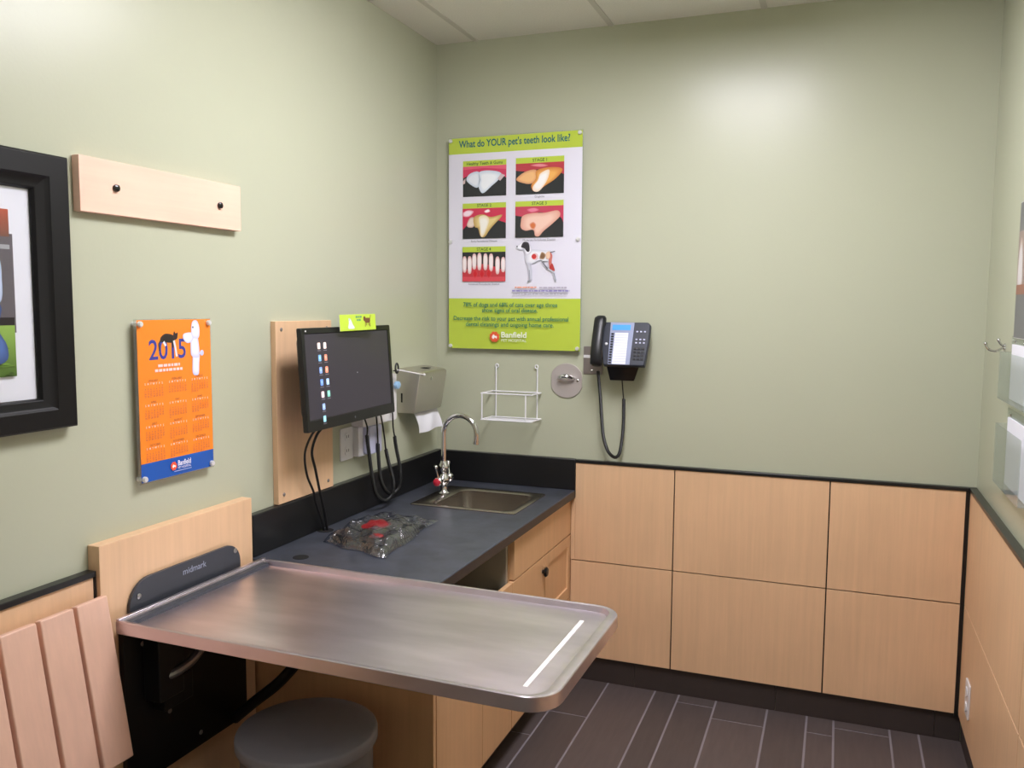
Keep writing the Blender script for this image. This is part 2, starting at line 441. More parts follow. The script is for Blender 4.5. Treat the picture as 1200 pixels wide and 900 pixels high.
# ceiling lights (above and behind the frame of the photo; the table one gleams on the back wall, the front one is added fill)
def ceiling_light(x0, x1, y0, y1, label, mat):
    t = thing('ceiling_light', label, 'ceiling light', ((x0 + x1) / 2, (y0 + y1) / 2, H), 'fluorescent ceiling lights')
    b = MB().box(x0 - .01, x1 + .01, y0 - .022, y0, H - .055, H - .0033).box(x0 - .01, x1 + .01, y1, y1 + .022, H - .055, H - .0033)
    MB().box(x0 - .01, x1 + .01, y0 - .022, y0, H - .055, H - .0033).build('end_cap', M['grid'], t, .002)
    MB().box(x0 - .01, x1 + .01, y1, y1 + .022, H - .055, H - .0033).build('end_cap', M['grid'], t, .002)
    MB().plate_y(y0 + .0005, y1 - .0005, [(x0, H - .0033), (x1, H - .0033), (x1 - .01, H - .035), (x1 - .04, H - .05), (x0 + .04, H - .05), (x0 + .01, H - .035)]).build('diffuser', M[mat], t)
ceiling_light(1.0, 1.57, -2.0, -.86, 'wraparound fluorescent ceiling light over the exam table', 'diffuser')
ceiling_light(.93, 1.50, -4.3, -3.2, 'unseen ceiling light added as weak fill near the front of the room', 'diffuser_fill')  # unseen lamp, added to brighten the front of the room

# ================================================================== LEFT WALL
# framed photograph
t = thing('picture_frame', 'wide black picture frame with a white mat, hanging at the left edge', 'picture frame', (0, -2.5, 1.405))
y0, y1, z0, z1 = -2.905, -2.093, 1.402, 2.054
iy0, iy1, iz0, iz1 = -2.808, -2.190, 1.478, 1.968
b = MB()
def fr(x, k):        # outline part way from the outer to the inner edge of the frame
    a0, a1, c0, c1 = y0 + (iy0 - y0) * k, y1 + (iy1 - y1) * k, z0 + (iz0 - z0) * k, z1 + (iz1 - z1) * k
    return [(x, a0, c0), (x, a1, c0), (x, a1, c1), (x, a0, c1)]
b.loops([fr(.001, 0), fr(.028, 0), fr(.034, .06), fr(.034, .62), fr(.028, .70), fr(.024, .94), fr(.016, 1), fr(.001, 1), fr(.001, 0)], False, False)
bmesh.ops.remove_doubles(b.bm, verts=b.bm.verts, dist=1e-6)
b.build('frame_moulding', M['frame_black'], t, .0015)
MB().box(.002, .010, iy0, iy1, iz0, iz1).build('mat_board', M['mat_white'], t)
a = Art(.505, .380)
a.rect(0, .505, 0, .380, (84, 80, 92)); a.n += 1
for k in range(11):
    t_ = random.uniform(.8, 1.15); x = k * .047
    a.rect(x, x + .043, .10, .325, (94 * t_, 86 * t_, 98 * t_), False)
a.rect(0, .505, .29, .30, (170, 172, 180)); a.grad(0, .505, .318, .380, (120, 66, 54), (186, 72, 48))
for k in range(40):
    x, y = random.uniform(.01, .49), random.uniform(.325, .372); s_ = random.uniform(.006, .014)
    a.blob([(x - s_, y), (x, y - s_ * .6), (x + s_, y), (x, y + s_ * .6)], random.choice([(214, 92, 50), (168, 52, 40), (222, 132, 70)]), (150, 60, 44))
a.rect(0, .505, .115, .135, (40, 34, 36)); a.grad(0, .505, 0, .117, (70, 98, 38), (142, 178, 84))
for k in range(60):
    x, y = random.uniform(.01, .49), random.uniform(.004, .10); s_ = random.uniform(.01, .03)
    a.blob([(x - s_, y), (x, y - .003), (x + s_, y), (x, y + .004)], random.choice([(88, 120, 46), (110, 148, 60), (60, 84, 36)]), (86, 116, 50))
a.blob([(.39, .16), (.462, .165), (.472, .22), (.462, .28), (.40, .29)], (208, 216, 236), (170, 186, 214))        # pale shirt
a.blob([(.385, .03), (.47, .034), (.478, .07), (.458, .11), (.465, .165), (.39, .17)], (84, 112, 172), (64, 84, 130))  # blue jeans
a.build('photo_print', M['print'], t, (.0106, -2.75 , 1.536 - 1.405), (0, 1, 0), (0, 0, 1), (1, 0, 0)).location = (0, 2.5, 0)
MB().box(.0125, .0145, iy0, iy1, iz0, iz1).build('glass_pane', M['glass'], t)

# coat board
t = thing('coat_hook_board', 'narrow pale maple board with two black pegs, high on the left wall', 'coat hook board', (0, -1.752, 1.932))
MB().box(.0005, .024, -2.056, -1.447, 1.932, 2.069).build('board', M['maple_y'], t, .0012)
for y in (-1.943, -1.545):
    MB().lathe([(.009, .0), (.010, .003), (.009, .007), (.005, .009), (.002, .0095)], (.024, y, 2.001), 'x', 18).build('peg', M['black_gloss'], t)

# calendar
def standoffs(parent, pts, axis, base, depth, r=.008):
    for p in pts:
        c = list(p)
        if axis == 'x': q = (base, c[0], c[1])
        else: q = (c[0], base, c[1])
        sgn = 1 if axis == 'x' else -1
        MB().lathe([(r * .7, 0), (r * .7, sgn * depth), (r, sgn * depth), (r, sgn * (depth + .006)), (r * .75, sgn * (depth + .009))], q, axis, 14).build('standoff_screw', M['standoff'], parent)

cy0, cz0, cw, ch = -1.893, 1.211, .297, .452
t = thing('wall_calendar', 'orange year calendar with a blue bottom band in a clear wall sheet', 'calendar', (0, cy0 + cw / 2, cz0))
MB().box(.018, .0225, cy0, cy0 + cw, cz0, cz0 + ch).build('acrylic_sheet', M['acrylic'], t)
a = Art(cw, ch)
OR = (252, 140, 46)
a.rect(.006, cw - .003, .004, ch - .003, OR); a.rect(.006, cw - .003, .004, .056, (28, 88, 176))
a.text('2015', .118, ch - .112, .078, (62, 66, 150), width=.142, bold=.012)
# black and white cat walking along the numerals
cx, cyy = .122, ch - .052
a.blob([(cx - .030, cyy), (cx - .012, cyy + .010), (cx + .016, cyy + .006), (cx + .026, cyy - .006), (cx + .016, cyy - .016), (cx - .016, cyy - .014), (cx - .030, cyy - .012)], (48, 40, 38), (58, 48, 44))
a.blob([(cx + .018, cyy + .002), (cx + .022, cyy + .016), (cx + .028, cyy + .010), (cx + .036, cyy + .012), (cx + .034, cyy - .004), (cx + .024, cyy - .008)], (56, 44, 44), (70, 50, 48))
a.line([(cx - .028, cyy - .004), (cx - .038, cyy - .018), (cx - .036, cyy - .036)], .004, (56, 46, 44))
a.line([(cx + .020, cyy - .010), (cx + .026, cyy - .034), (cx + .030, cyy - .056)], .007, (230, 226, 230)); a.line([(cx + .014, cyy - .012), (cx + .016, cyy - .030)], .006, (60, 50, 46))
a.line([(cx - .020, cyy - .012), (cx - .012, cyy - .024)], .007, (232, 228, 234))
# white poodle standing upright against the 5
px, py = .228, ch - .165
W1, W2 = (238, 236, 250), (206, 206, 236)
a.blob([(px - .012, py + .002), (px + .010, py), (px + .014, py + .03), (px + .016, py + .062), (px - .008, py + .066), (px - .014, py + .03)], W1, W2)
a.blob([(px - .016, py + .055), (px + .014, py + .052), (px + .013, py + .098), (px + .004, py + .118), (px - .016, py + .112), (px - .020, py + .08)], W1, W2)
a.blob([(px - .012, py + .10), (px - .006, py + .122), (px - .044, py + .122), (px - .050, py + .108), (px - .034, py + .094)], W1, W2)
a.blob([(px - .012, py + .11), (px + .014, py + .108), (px + .018, py + .138), (px + .008, py + .158), (px - .010, py + .156), (px - .016, py + .135)], W1, W2)
a.disc(px - .009, py + .139, .003, (70, 70, 90), 10); a.disc(px + .026, py + .063, .0085, W2, 14); a.line([(px + .012, py + .06), (px + .022, py + .063)], .004, W2)
# two short illegible white lines, kept as broken strokes
for row, (u0, u1) in enumerate(((.078, .162), (.066, .172))):
    x = u0
    while x < u1:
        l = random.uniform(.008, .018); a.rect(x, min(x + l, u1), ch - .134 - row * .013, ch - .1265 - row * .013, (255, 216, 206), False); x += l + .003
months = ['JANUARY', 'FEBRUARY', 'MARCH', 'APRIL', 'MAY', 'JUNE', 'JULY', 'AUGUST', 'SEPTEMBER', 'OCTOBER', 'NOVEMBER', 'DECEMBER']
start = [4, 0, 0, 3, 5, 1, 3, 6, 2, 4, 0, 2]; days = [31, 28, 31, 30, 31, 30, 31, 31, 30, 31, 30, 31]
a.n += 1
for m_ in range(12):
    mx = .022 + (m_ % 3) * .091; my = ch - .172 - (m_ // 3) * .0595
    a.text(months[m_], mx + .036, my, .0085, (150, 78, 60), lift=False)
    for d in range(7): a.text('SMTWTFS'[d], mx + .006 + d * .0105, my - .0085, .0080, (255, 224, 200), bold=.015, lift=False)
    k = start[m_]
    for d in range(1, days[m_] + 1):
        a.text(str(d), mx + .006 + (k % 7) * .0105, my - .0162 - (k // 7) * .0066, .0072, (176, 98, 84), lift=False); k += 1
def emblem(a, x, y, r, petal=(238, 92, 60)):
    for k in range(8):
        an = 2 * pi * k / 8 + .39
        a.disc(x + r * .66 * cos(an), y + r * .66 * sin(an), r * .36, petal, 10)
    a.disc(x, y, r * .74, petal, 18)
    a.blob([(x - r * .52, y - r * .1), (x - r * .2, y + r * .45), (x + r * .1, y + r * .2), (x + r * .5, y + r * .1), (x + r * .42, y - r * .36), (x + r * .1, y - r * .1), (x - r * .2, y - r * .42)], (255, 246, 244), (255, 226, 220))
emblem(a, .126, .032, .0125)
a.text('Banfield', .142, .031, .021, (236, 240, 255), width=.052, align='l', bold=.02)
a.text('PET HOSPITAL', .142, .0215, .0095, (226, 232, 255), width=.052, align='l', bold=.01)
a.rect(.126, .196, .0155, .0172, (180, 200, 240))
a.build('calendar_print', M['print_gloss'], t, (.0230, -cw / 2, 0), (0, 1, 0), (0, 0, 1), (1, 0, 0))
standoffs(t, [(cy0 + .014, cz0 + .014), (cy0 + cw - .014, cz0 + .014), (cy0 + .014, cz0 + ch - .014), (cy0 + cw - .014, cz0 + ch - .014)], 'x', .0005, .024)

# mounting board behind the monitor
t = thing('mounting_board', 'tall maple board screwed to the wall behind the monitor', 'mounting board', (0, -1.107, 1.022))
MB().box(.0005, .021, -1.277, -.938, 1.0225, 1.648).build('board', M['maple'], t, .0012)
for y, z in ((-1.246, 1.62), (-.97, 1.62), (-1.246, 1.053), (-.973, 1.05)):
    MB().lathe([(.0065, 0), (.0065, .001), (.005, .003)], (.021, y, z), 'x', 14).build('screw', M['zinc'], t)

# monitor (local axes: x along the wall, -y out of the screen, z up)
yaw, tilt = .025, .064
n = Vector((cos(yaw) * cos(tilt), sin(yaw) * cos(tilt), sin(tilt))); rr_ = Vector((-sin(yaw), cos(yaw), 0)); uu = n.cross(rr_)
mrot = Matrix((rr_, -n, uu)).transposed().to_euler()
t = thing('computer_monitor', 'black widescreen computer monitor with a dark desktop and small icons', 'monitor', (.142, -.992, 1.4545), rot=mrot)
mw, mh = .622, .347
b = MB()
o_ = rrect(-mw / 2, mw / 2, -mh / 2, mh / 2, .006, 4); i_ = rrect(-mw / 2 + .018, mw / 2 - .018, -mh / 2 + .036, mh / 2 - .018, .002, 4)
i2 = rrect(-mw / 2 + .021, mw / 2 - .021, -mh / 2 + .039, mh / 2 - .021, .002, 4)
b.loops([[(x, .017, z) for x, z in o_], [(x, .002, z) for x, z in o_], [(x * .995, 0, z * .993) for x, z in o_], [(x, 0, z) for x, z in i_], [(x, .0035, z) for x, z in i2]], True, False)
b.build('bezel', M['black_plastic'], t, local=True)
b = MB(); b.loops([[(x, .017, z) for x, z in rrect(-mw / 2 + .012, mw / 2 - .006, -mh / 2 + .02, mh / 2 - .006, .01, 4)], [(x, .040, z) for x, z in rrect(-mw / 2 + .03, mw / 2 - .03, -mh / 2 + .045, mh / 2 - .03, .02, 4)], [(x, .050, z) for x, z in rrect(-.2, .2, -.11, .11, .02, 4)]])
b.build('back_shell', M['black_plastic'], t, local=True)
MB().box(-mw / 2 + .0205, mw / 2 - .0205, .0034, .006, -mh / 2 + .0385, mh / 2 - .0205).build('screen', M['screen'], t, local=True)
a = Art(mw, mh); a.rect(.021, mw - .021, .039, mh - .021, (50, 46, 54))
ic = [((236, 214, 204), (244, 220, 214)), ((120, 172, 216), (222, 140, 116)), ((130, 160, 214), (238, 150, 122)), ((110, 150, 224), (170, 200, 236)), ((230, 206, 210), (130, 196, 180)), ((150, 176, 222), None), ((150, 204, 220), None)]
for k, pair in enumerate(ic):
    z = .347 - .062 - k * .0415
    for j, c in enumerate(pair):
        if c is None: continue
        x = .106 + j * .037
        a.poly(rrect(x - .009, x + .009, z - .011, z + .011, .003, 2), c)
        a.poly(rrect(x - .005, x + .005, z - .004, z + .006, .002, 2), tuple(min(255, v + 34) for v in c))
        a.rect(x - .011, x + .011, z - .0175, z - .0150, (120, 116, 128))
a.disc(.345, .178, .0022, (200, 200, 210), 8)
a.build('screen_icons', M['icons'], t, (-mw / 2, .0031, -mh / 2), (1, 0, 0), (0, 0, 1), (0, -1, 0))
a = Art(.04, .01); a.disc(.02, .005, .0045, (104, 106, 116), 16); a.build('maker_mark', M['print'], t, (-.02, -.0003, -mh / 2 + .013), (1, 0, 0), (0, 0, 1), (0, -1, 0))
MB().box(-mw / 2 + .022, -mw / 2 + .030, -.0007, 0, mh / 2 - .013, mh / 2 - .008).build('sticker', M['white_plastic'], t, local=True)
MB().box(-.06, .06, .0505, .064, -.06, .06).build('mount_plate', M['black_powder'], t, .002, local=True)
MB().cyl((0, .064, 0), (0, .112, 0), .022).build('mount_arm', M['black_powder'], t, local=True)

# lime card taped to the top of the monitor
t = thing('sign_card', 'small lime card with a white dog and brown cat, on top of the monitor', 'card', (.150, -.966, 1.612))
cwid, chgt = .236, .058
a = Art(cwid, chgt)
a.rect(0, cwid, 0, chgt, (196, 224, 70)); 
a.blob([(.052, .008), (.092, .008), (.082, .022), (.068, .042), (.058, .042), (.056, .026)], (236, 236, 246), (206, 214, 222)); a.disc(.060, .040, .0055, (196, 204, 206), 12)
a.n += 1
for x_, w_, y_ in ((.102, .014, .045), (.118, .009, .045), (.129, .013, .045), (.108, .010, .034), (.120, .015, .034)): a.rect(x_, x_ + w_, y_, y_ + .007, (96, 164, 110), False)   # two words too blurred to read
bx_, by_ = .178, .036
a.blob([(bx_ - .018, by_ + .006), (bx_ + .014, by_ + .008), (bx_ + .020, by_ - .002), (bx_ + .012, by_ - .010), (bx_ - .014, by_ - .008)], (110, 70, 44), (128, 82, 50))
a.blob([(bx_ - .026, by_ + .008), (bx_ - .022, by_ + .014), (bx_ - .012, by_ + .012), (bx_ - .012, by_ - .002), (bx_ - .024, by_ - .002)], (104, 66, 42), (126, 84, 52))
a.line([(bx_ + .018, by_ + .004), (bx_ + .024, by_ + .018)], .0036, (112, 74, 46))
for dx, dy in ((-.016, -.024), (-.007, -.02), (.008, -.02), (.017, -.024)): a.line([(bx_ + dx * .8, by_ - .006), (bx_ + dx, by_ + dy)], .0036, (112, 74, 46))
a.build('card_print', M['print'], t, (.0012, -cwid / 2, 0), (.03, .9995, .01), (-.06, -.01, .998), (1, 0, .06))
MB().hexa([(.1490, -1.084, 1.612), (.1504, -1.084, 1.612), (.1575, -.848, 1.6144), (.1561, -.848, 1.6144), (.1455, -1.0846, 1.670), (.1469, -1.0846, 1.670), (.1540, -.8486, 1.6724), (.1526, -.8486, 1.6724)]).build('card_backing', M['white_plastic'], t)

# monitor cables to the grommet
def cable(name, label, pts, r=.0042, mat='cable', cat='cable', group=None):
    o = MB().tube(smooth_path(pts, 7), r, 8).build(name, M[mat]); tag(o, label, cat, group); return o
cable('monitor_cable', 'black cable bowing left from the monitor to the counter hole', [(.115, -1.165, 1.286), (.085, -1.168, 1.255), (.058, -1.172, 1.19), (.052, -1.155, 1.11), (.050, -1.112, 1.038), (.050, -1.098, .992), (.049, -1.062, .92), (.048, -1.048, .8825)])
cable('monitor_cable', 'black cable bowing right from the monitor to the counter hole', [(.125, -1.150, 1.286), (.092, -1.150, 1.25), (.066, -1.142, 1.187), (.062, -1.116, 1.12), (.062, -1.092, 1.04), (.060, -1.060, .955), (.058, -1.040, .8825)], .0048)

# outlet on the left wall
t = thing('outlet_cover', 'white wall outlet beside the maple monitor board', 'outlet', (0, -.815, 1.10))
MB().plate_x(.0005, .0065, rrect(-.860, -.771, 1.101, 1.228, .006, 4)).build('cover_plate', M['white_plastic'], t, .001)
for z in (1.137, 1.192):
    o = MB().plate_x(.0066, .009, rrect(-.833, -.798, z - .017, z + .017, .012, 4)).build('socket', M['white_plastic'], t)
    for dy in (-.008, .006): MB().box(.0088, .0093, -.8155 + dy, -.8125 + dy, z - .004, z + .007).build('slot', M['dark_cavity'], o)

# diagnostic wall unit with two coiled cords
t = thing('diagnostic_wall_unit', 'white wall instrument unit behind the monitor with looped black coiled cords', 'instrument', (0, -.65, 1.10))
MB().plate_x(.0005, .055, rrect(-.775, -.50, 1.225, 1.42, .012, 4)).build('wall_body', M['white_plastic'], t, .003)
MB().plate_x(.0005, .030, rrect(-.768, -.700, 1.105, 1.2245, .006, 4)).build('back_bracket', M['white_plastic'], t, .002)
MB().plate_x(.0305, .062, rrect(-.735, -.640, 1.112, 1.2243, .01, 4)).build('transformer_box', M['lavender_plastic'], t, .003)
MB().lathe([(.010, 0), (.016, .004), (.016, .018), (.010, .022)], (.0555, -.516, 1.372), 'x', 18).build('knob', M['blue_plastic'], t)
def coil(pts, r=.0075, turns=70, wire=.0022):
    P = [Vector(p) for p in smooth_path(pts, 12)]
    L_ = [0]
    for a_, c_ in zip(P, P[1:]): L_.append(L_[-1] + (c_ - a_).length)
    out = []; N = turns * 8; u = None; j = 0
    for k in range(N + 1):
        s_ = L_[-1] * k / N
        while j < len(P) - 2 and L_[j + 1] < s_: j += 1
        f = (s_ - L_[j]) / max(L_[j + 1] - L_[j], 1e-9); p = P[j].lerp(P[j + 1], f); T = (P[j + 1] - P[j]).normalized()
        u = T.orthogonal().normalized() if u is None else (u - T * u.dot(T)).normalized(); w_ = T.cross(u); an = 2 * pi * k / 8
        out.append(tuple(p + (u * cos(an) + w_ * sin(an)) * (r - wire)))
    return out
def coiled_cord(parent, coil_pts, lead0, lead1, turns=60):
    o = MB().tube(coil(coil_pts, .0080, 150, .0030), .0030, 5).build('coiled_cord', M['cable'], parent)
    for l in (lead0, lead1):
        b = MB().tube(smooth_path(l, 5), .0033, 8)
        p0, p1 = Vector(l[0]), Vector(l[1]); b.cyl(l[0], tuple(p0.lerp(p1, .8)), .0062, .0045, 10)
        b.build('cord_lead', M['cable'], o)
    return o
coiled_cord(t, [(.090, -.806, 1.200), (.089, -.790, 1.13), (.088, -.763, 1.026), (.088, -.730, .951), (.090, -.664, .914), (.091, -.606, .932), (.090, -.600, .985), (.089, -.632, 1.060), (.088, -.655, 1.123)],
            [(.070, -.812, 1.30), (.085, -.812, 1.265), (.090, -.802, 1.230), (.090, -.806, 1.200)], [(.075, -.692, 1.30), (.086, -.688, 1.262), (.088, -.672, 1.200), (.088, -.655, 1.123)])
coiled_cord(t, [(.072, -.690, 1.150), (.071, -.684, 1.09), (.070, -.667, 1.005), (.069, -.626, .948), (.070, -.566, .921), (.072, -.512, .944), (.071, -.503, 1.012), (.070, -.535, 1.110), (.070, -.548, 1.160)],
            [(.060, -.700, 1.30), (.070, -.698, 1.262), (.071, -.692, 1.20), (.072, -.690, 1.150)], [(.062, -.562, 1.30), (.070, -.564, 1.255), (.071, -.562, 1.20), (.070, -.548, 1.160)])

# towel dispenser
t = thing('towel_dispenser', 'brushed steel folded-towel dispenser on the left wall near the corner', 'towel dispenser', (0, -.26, 1.24))
y0, y1 = -.398, -.128
prof = [(.0005, 1.238), (.082, 1.238), (.088, 1.262), (.112, 1.405), (.106, 1.418), (.0005, 1.432)]
b = MB(); b.prism([(x, y0, z) for x, z in prof], (0, y1 - y0, 0)); b.build('housing', M['steel'], t, .003)
MB().box(.040, .075, y0 + .03, y1 - .03, 1.2365, 1.2385).build('towel_slot', M['dark_cavity'], t)
MB().lathe([(.008, 0), (.008, .003), (.005, .005)], (.106, -.28, 1.385), 'x', 14).build('lock', M['chrome'], t)
MB().box(.020, .028, y0 - .0008, y0, 1.285, 1.325).build('sight_slot', M['dark_cavity'], t)
MB().box(.03, .075, -.255, -.215, 1.4255, 1.4268).build('top_slot', M['dark_cavity'], t)
# towel leaf hanging out
b = MB(); ys = [-.352 + .23 * k / 12 for k in range(13)]
def leaf(off):
    rows = []
    for q in range(9):
        f = q / 8; z = 1.236 - .088 * f
        rows.append([(.058 + .026 * sin(f * 1.5) + .003 * sin(k * .9 + f * 3) + off, y, z - .004 * f * sin(k * .5)) for k, y in enumerate(ys)])
    return rows
A, B_ = leaf(0), leaf(.0012)
b.loops([list(r0) + list(reversed(r1)) for r0, r1 in zip(A, B_)])
tag(b.build('paper_towel', M['paper'], angle=60), 'white paper towel hanging out of the steel dispenser', 'paper towel')
# thin rod with a black loop
t = thing('metal_rod', 'thin pale metal rod with a black loop end, beside the towel dispenser', 'rod', (.1, -.40, 1.40))
MB().tube([(.092, -.560, 1.440), (.108, -.412, 1.414), (.119, -.372, 1.407)], .0032, 8).ball((.119, -.370, 1.4065), .0065).build('shaft', M['white_plastic'], t)
MB().tube([(.092, -.566 + .012 * cos(2 * pi * k / 16), 1.447 + .020 * sin(2 * pi * k / 16)) for k in range(16)], .0038, 7, True).build('finger_loop', M['black_plastic'], t)
MB().tube([(.052, -.520, 1.432), (.080, -.535, 1.436), (.092, -.545, 1.438)], .003, 7).build('support_arm', M['black_plastic'], t)

# lower maple board, the exam table's backing
t = thing('wall_backer_board', 'wide maple board on the wall behind the steel exam table', 'mounting board', (0, -1.75, .12))
MB().box(.0005, .040, -2.054, -1.4445, .02, 1.085).build('board', M['maple'], t, .0015)

# slatted fold-down bench
t = thing('slatted_bench', 'pale maple slatted fold-down bench hanging against the left wall', 'bench', (.05, -2.36, .55))
ang = math.atan2(.135 - .060, .965 - .548)
for k in range(6):
    ya = -2.056 - k * .1035; yb = ya - .0930
    nx, nz = cos(ang) * .022, sin(ang) * .022
    p = [(.135, yb, .548), (.135, ya, .548), (.135 - nx, ya, .548 - nz), (.135 - nx, yb, .548 - nz)]
    q = [(.064, yb, .962), (.064, ya, .962), (.064 - nx, ya, .962 - nz), (.064 - nx, yb, .962 - nz)]
    MB().hexa(p + q).build('slat', M['maple_pale'], t, .0035, bseg=3)
for f in (.16, .82):
    x, z = .135 + (.064 - .135) * f - .0225, .548 + (.962 - .548) * f - .004
    MB().box(x - .024, x, -2.66, -2.09, z - .025, z + .025).build('cross_rail', M['maple_cab'], t, .002)
for y in (-2.62, -2.14):
    MB().box(.0255, .094, y - .015, y + .015, .585, .625).build('wall_bracket', M['black_powder'], t, .001)

# ================================================================== EXAM TABLE
t = thing('exam_table', 'fold-down stainless steel exam table with raised rim on a black wall bracket', 'exam table', (.07, -2.04, .89), rot=(0, 0, -.014))
Lx, Wy = 1.19, .598       # local: x out from the wall, y toward the back of the room, top rim at z=0
def tr(f, r_in, l_in, z, rad):
    return [(x, y, z) for x, y in rrect(l_in, Lx - r_in, f, Wy - f, (.004, rad, rad, .004), 8)]
b = MB()
b.loops([tr(.05, .05, .03, -.030, .03), tr(.010, .010, .010, -.034, .065), tr(.002, .002, .002, -.0355, .073), tr(0, 0, 0, -.0335, .075), tr(0, 0, 0, -.0025, .075), tr(.002, .002, .002, 0, .073), tr(.009, .024, .012, 0, .052), tr(.011, .026, .013, -.001, .050),
         tr(.0135, .0285, .016, -.0165, .048), tr(.0165, .0315, .020, -.0175, .045), tr(.040, .060, .040, -.0160, .030)])
b.build('table_top', M['steel_table'], t, local=True, angle=28)
MB().box(.0165, .036, .018, Wy - .018, -.0172, -.0060).build('dark_rim_band', M['plate_grey'], t, local=True)  # flat dark grey band along the inner wall-side rim
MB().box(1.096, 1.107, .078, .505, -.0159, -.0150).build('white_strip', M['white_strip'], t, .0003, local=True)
MB().box(.0, .012, .002, Wy - .002, .0002, .004).build('back_lip', M['steel_table'], t, .001, local=True)
b = MB().plate_x(-.029, -.019, rrect(.068, .512, -.10, .075, (.005, .005, .06, .075), 8)); b.build('bracket_plate', M['plate_grey'], t, .001, local=True)
for y, z in ((.100, .030), (.488, .052)): MB().lathe([(.008, 0), (.008, .002), (.005, .004)], (-.019, y, z), 'x', 12).build('bolt', M['dull_metal'], t, local=True)
a = Art(.1, .03); a.text('midmark', .05, .006, .026, (150, 156, 176), width=.095, bold=.01)
a.build('plate_lettering', M['print'], t, (-.0186, .262, .034), (0, 1, 0), (0, 0, 1), (1, 0, 0))
MB().plate_x(-.0285, -.012, rrect(.035, .520, -.49, -.036, .012, 4)).build('lower_housing', M['black_powder'], t, .002, local=True)
for y, z in ((.10, -.10), (.47, -.12), (.14, -.19), (.19, -.33), (.31, -.45)): MB().lathe([(.007, 0), (.007, .002), (.004, .004)], (-.012, y, z), 'x', 12).build('bolt', M['zinc'], t, local=True)
b = MB().box(-.012, .045, .10, .19, -.26, -.05).box(-.012, .030, .13, .24, -.30, -.22); b.build('hinge_block', M['black_powder'], t, .004, local=True)
b = MB().tube(smooth_path([(.0, .13, -.21), (.045, .15, -.194), (.055, .20, -.182), (.052, .25, -.160), (.05, .30, -.11), (.05, .31, -.04)], 6), .013, 10); b.build('release_lever', M['dull_metal'], t, local=True)
for y in (.45,):
    MB().tube(smooth_path([(-.004, y, -.470), (.07, y, -.405), (.17, y, -.320), (.25, y, -.225), (.30, y, -.120), (.33, y, -.032)], 6), .017, 10).build('support_arm', M['black_powder'], t, local=True)

# ================================================================== COUNTER
t = thing('countertop', 'dark slate worktop with black backsplash in the back left corner', 'countertop', (.35, -.72, .845))
sx0, sx1, sy0, sy1 = .175, .585, -.535, -.205        # opening under the sink
xs, ys_ = [.0005, sx0, sx1, .700], [-1.435, sy0, sy1, -.0005]
b = MB()
gv = {}
def V(i, j, z):
    if (i, j, z) not in gv: gv[(i, j, z)] = b.bm.verts.new((xs[i], ys_[j], z))
    return gv[(i, j, z)]
zt_, zb_ = .880, .846
for i in range(3):
    for j in range(3):
        if (i, j) == (1, 1): continue
        b.bm.faces.new((V(i, j, zt_), V(i + 1, j, zt_), V(i + 1, j + 1, zt_), V(i, j + 1, zt_)))
        b.bm.faces.new((V(i, j + 1, zb_), V(i + 1, j + 1, zb_), V(i + 1, j, zb_), V(i, j, zb_)))
for k in range(3):
    b.bm.faces.new((V(k, 0, zb_), V(k + 1, 0, zb_), V(k + 1, 0, zt_), V(k, 0, zt_))); b.bm.faces.new((V(k + 1, 3, zb_), V(k, 3, zb_), V(k, 3, zt_), V(k + 1, 3, zt_)))
    b.bm.faces.new((V(0, k + 1, zb_), V(0, k, zb_), V(0, k, zt_), V(0, k + 1, zt_))); b.bm.faces.new((V(3, k, zb_), V(3, k + 1, zb_), V(3, k + 1, zt_), V(3, k, zt_)))
for q in (((1, 1), (2, 1)), ((2, 1), (2, 2)), ((2, 2), (1, 2)), ((1, 2), (1, 1))):
    (i, j), (k, l) = q; b.bm.faces.new((V(i, j, zt_), V(k, l, zt_), V(k, l, zb_), V(i, j, zb_)))
b.build('worktop', M['slate'], t, .003)
MB().box(.7003, .7015, -1.435, -.026, .846, .8775).build('front_edge', M['slate_edge'], t)
MB().box(.0005, .030, -1.427, -.0305, .8803, 1.021).build('backsplash', M['black_trim'], t, .003)
MB().box(.0005, .7015, -.030, -.0005, .8803, 1.021).build('backsplash', M['black_trim'], t, .003)
for x, y, r_ in ((.052, -1.043, .030), (.166, -1.362, .026)):
    MB().lathe([(r_, .8802), (r_, .8812), (r_ * .8, .8814)], (x, y, 0), 'z', 20).build('grommet_hole', M['dark_cavity'], t)

def shaker(y0, y1, z0, z1, parent, knob=None, st=.055):
    """frame-and-panel door at the cabinet face"""
    d = MB(); X0, X1 = .662, .681
    o_ = [(y0, z0), (y1, z0), (y1, z1), (y0, z1)]
    def ins(k, m=0): return [(y0 + k, z0 + k), (y1 - k, z0 + k), (y1 - k, z1 - k), (y0 + k, z1 - k)]
    d.loops([[(X0, *p) for p in o_], [(X1, *p) for p in o_], [(X1, *p) for p in ins(st)], [(X1 - .008, *p) for p in ins(st + .0015)]])
    o = d.build('door', M['maple_cab'], parent, .0008)
    if knob:
        k = MB().lathe([(.008, 0), (.008, .006), (.019, .010), (.021, .016), (.016, .022), (.003, .024)], (.6812, knob[0], knob[1]), 'x', 20).build('knob', M['black_gloss'], o)
    return o
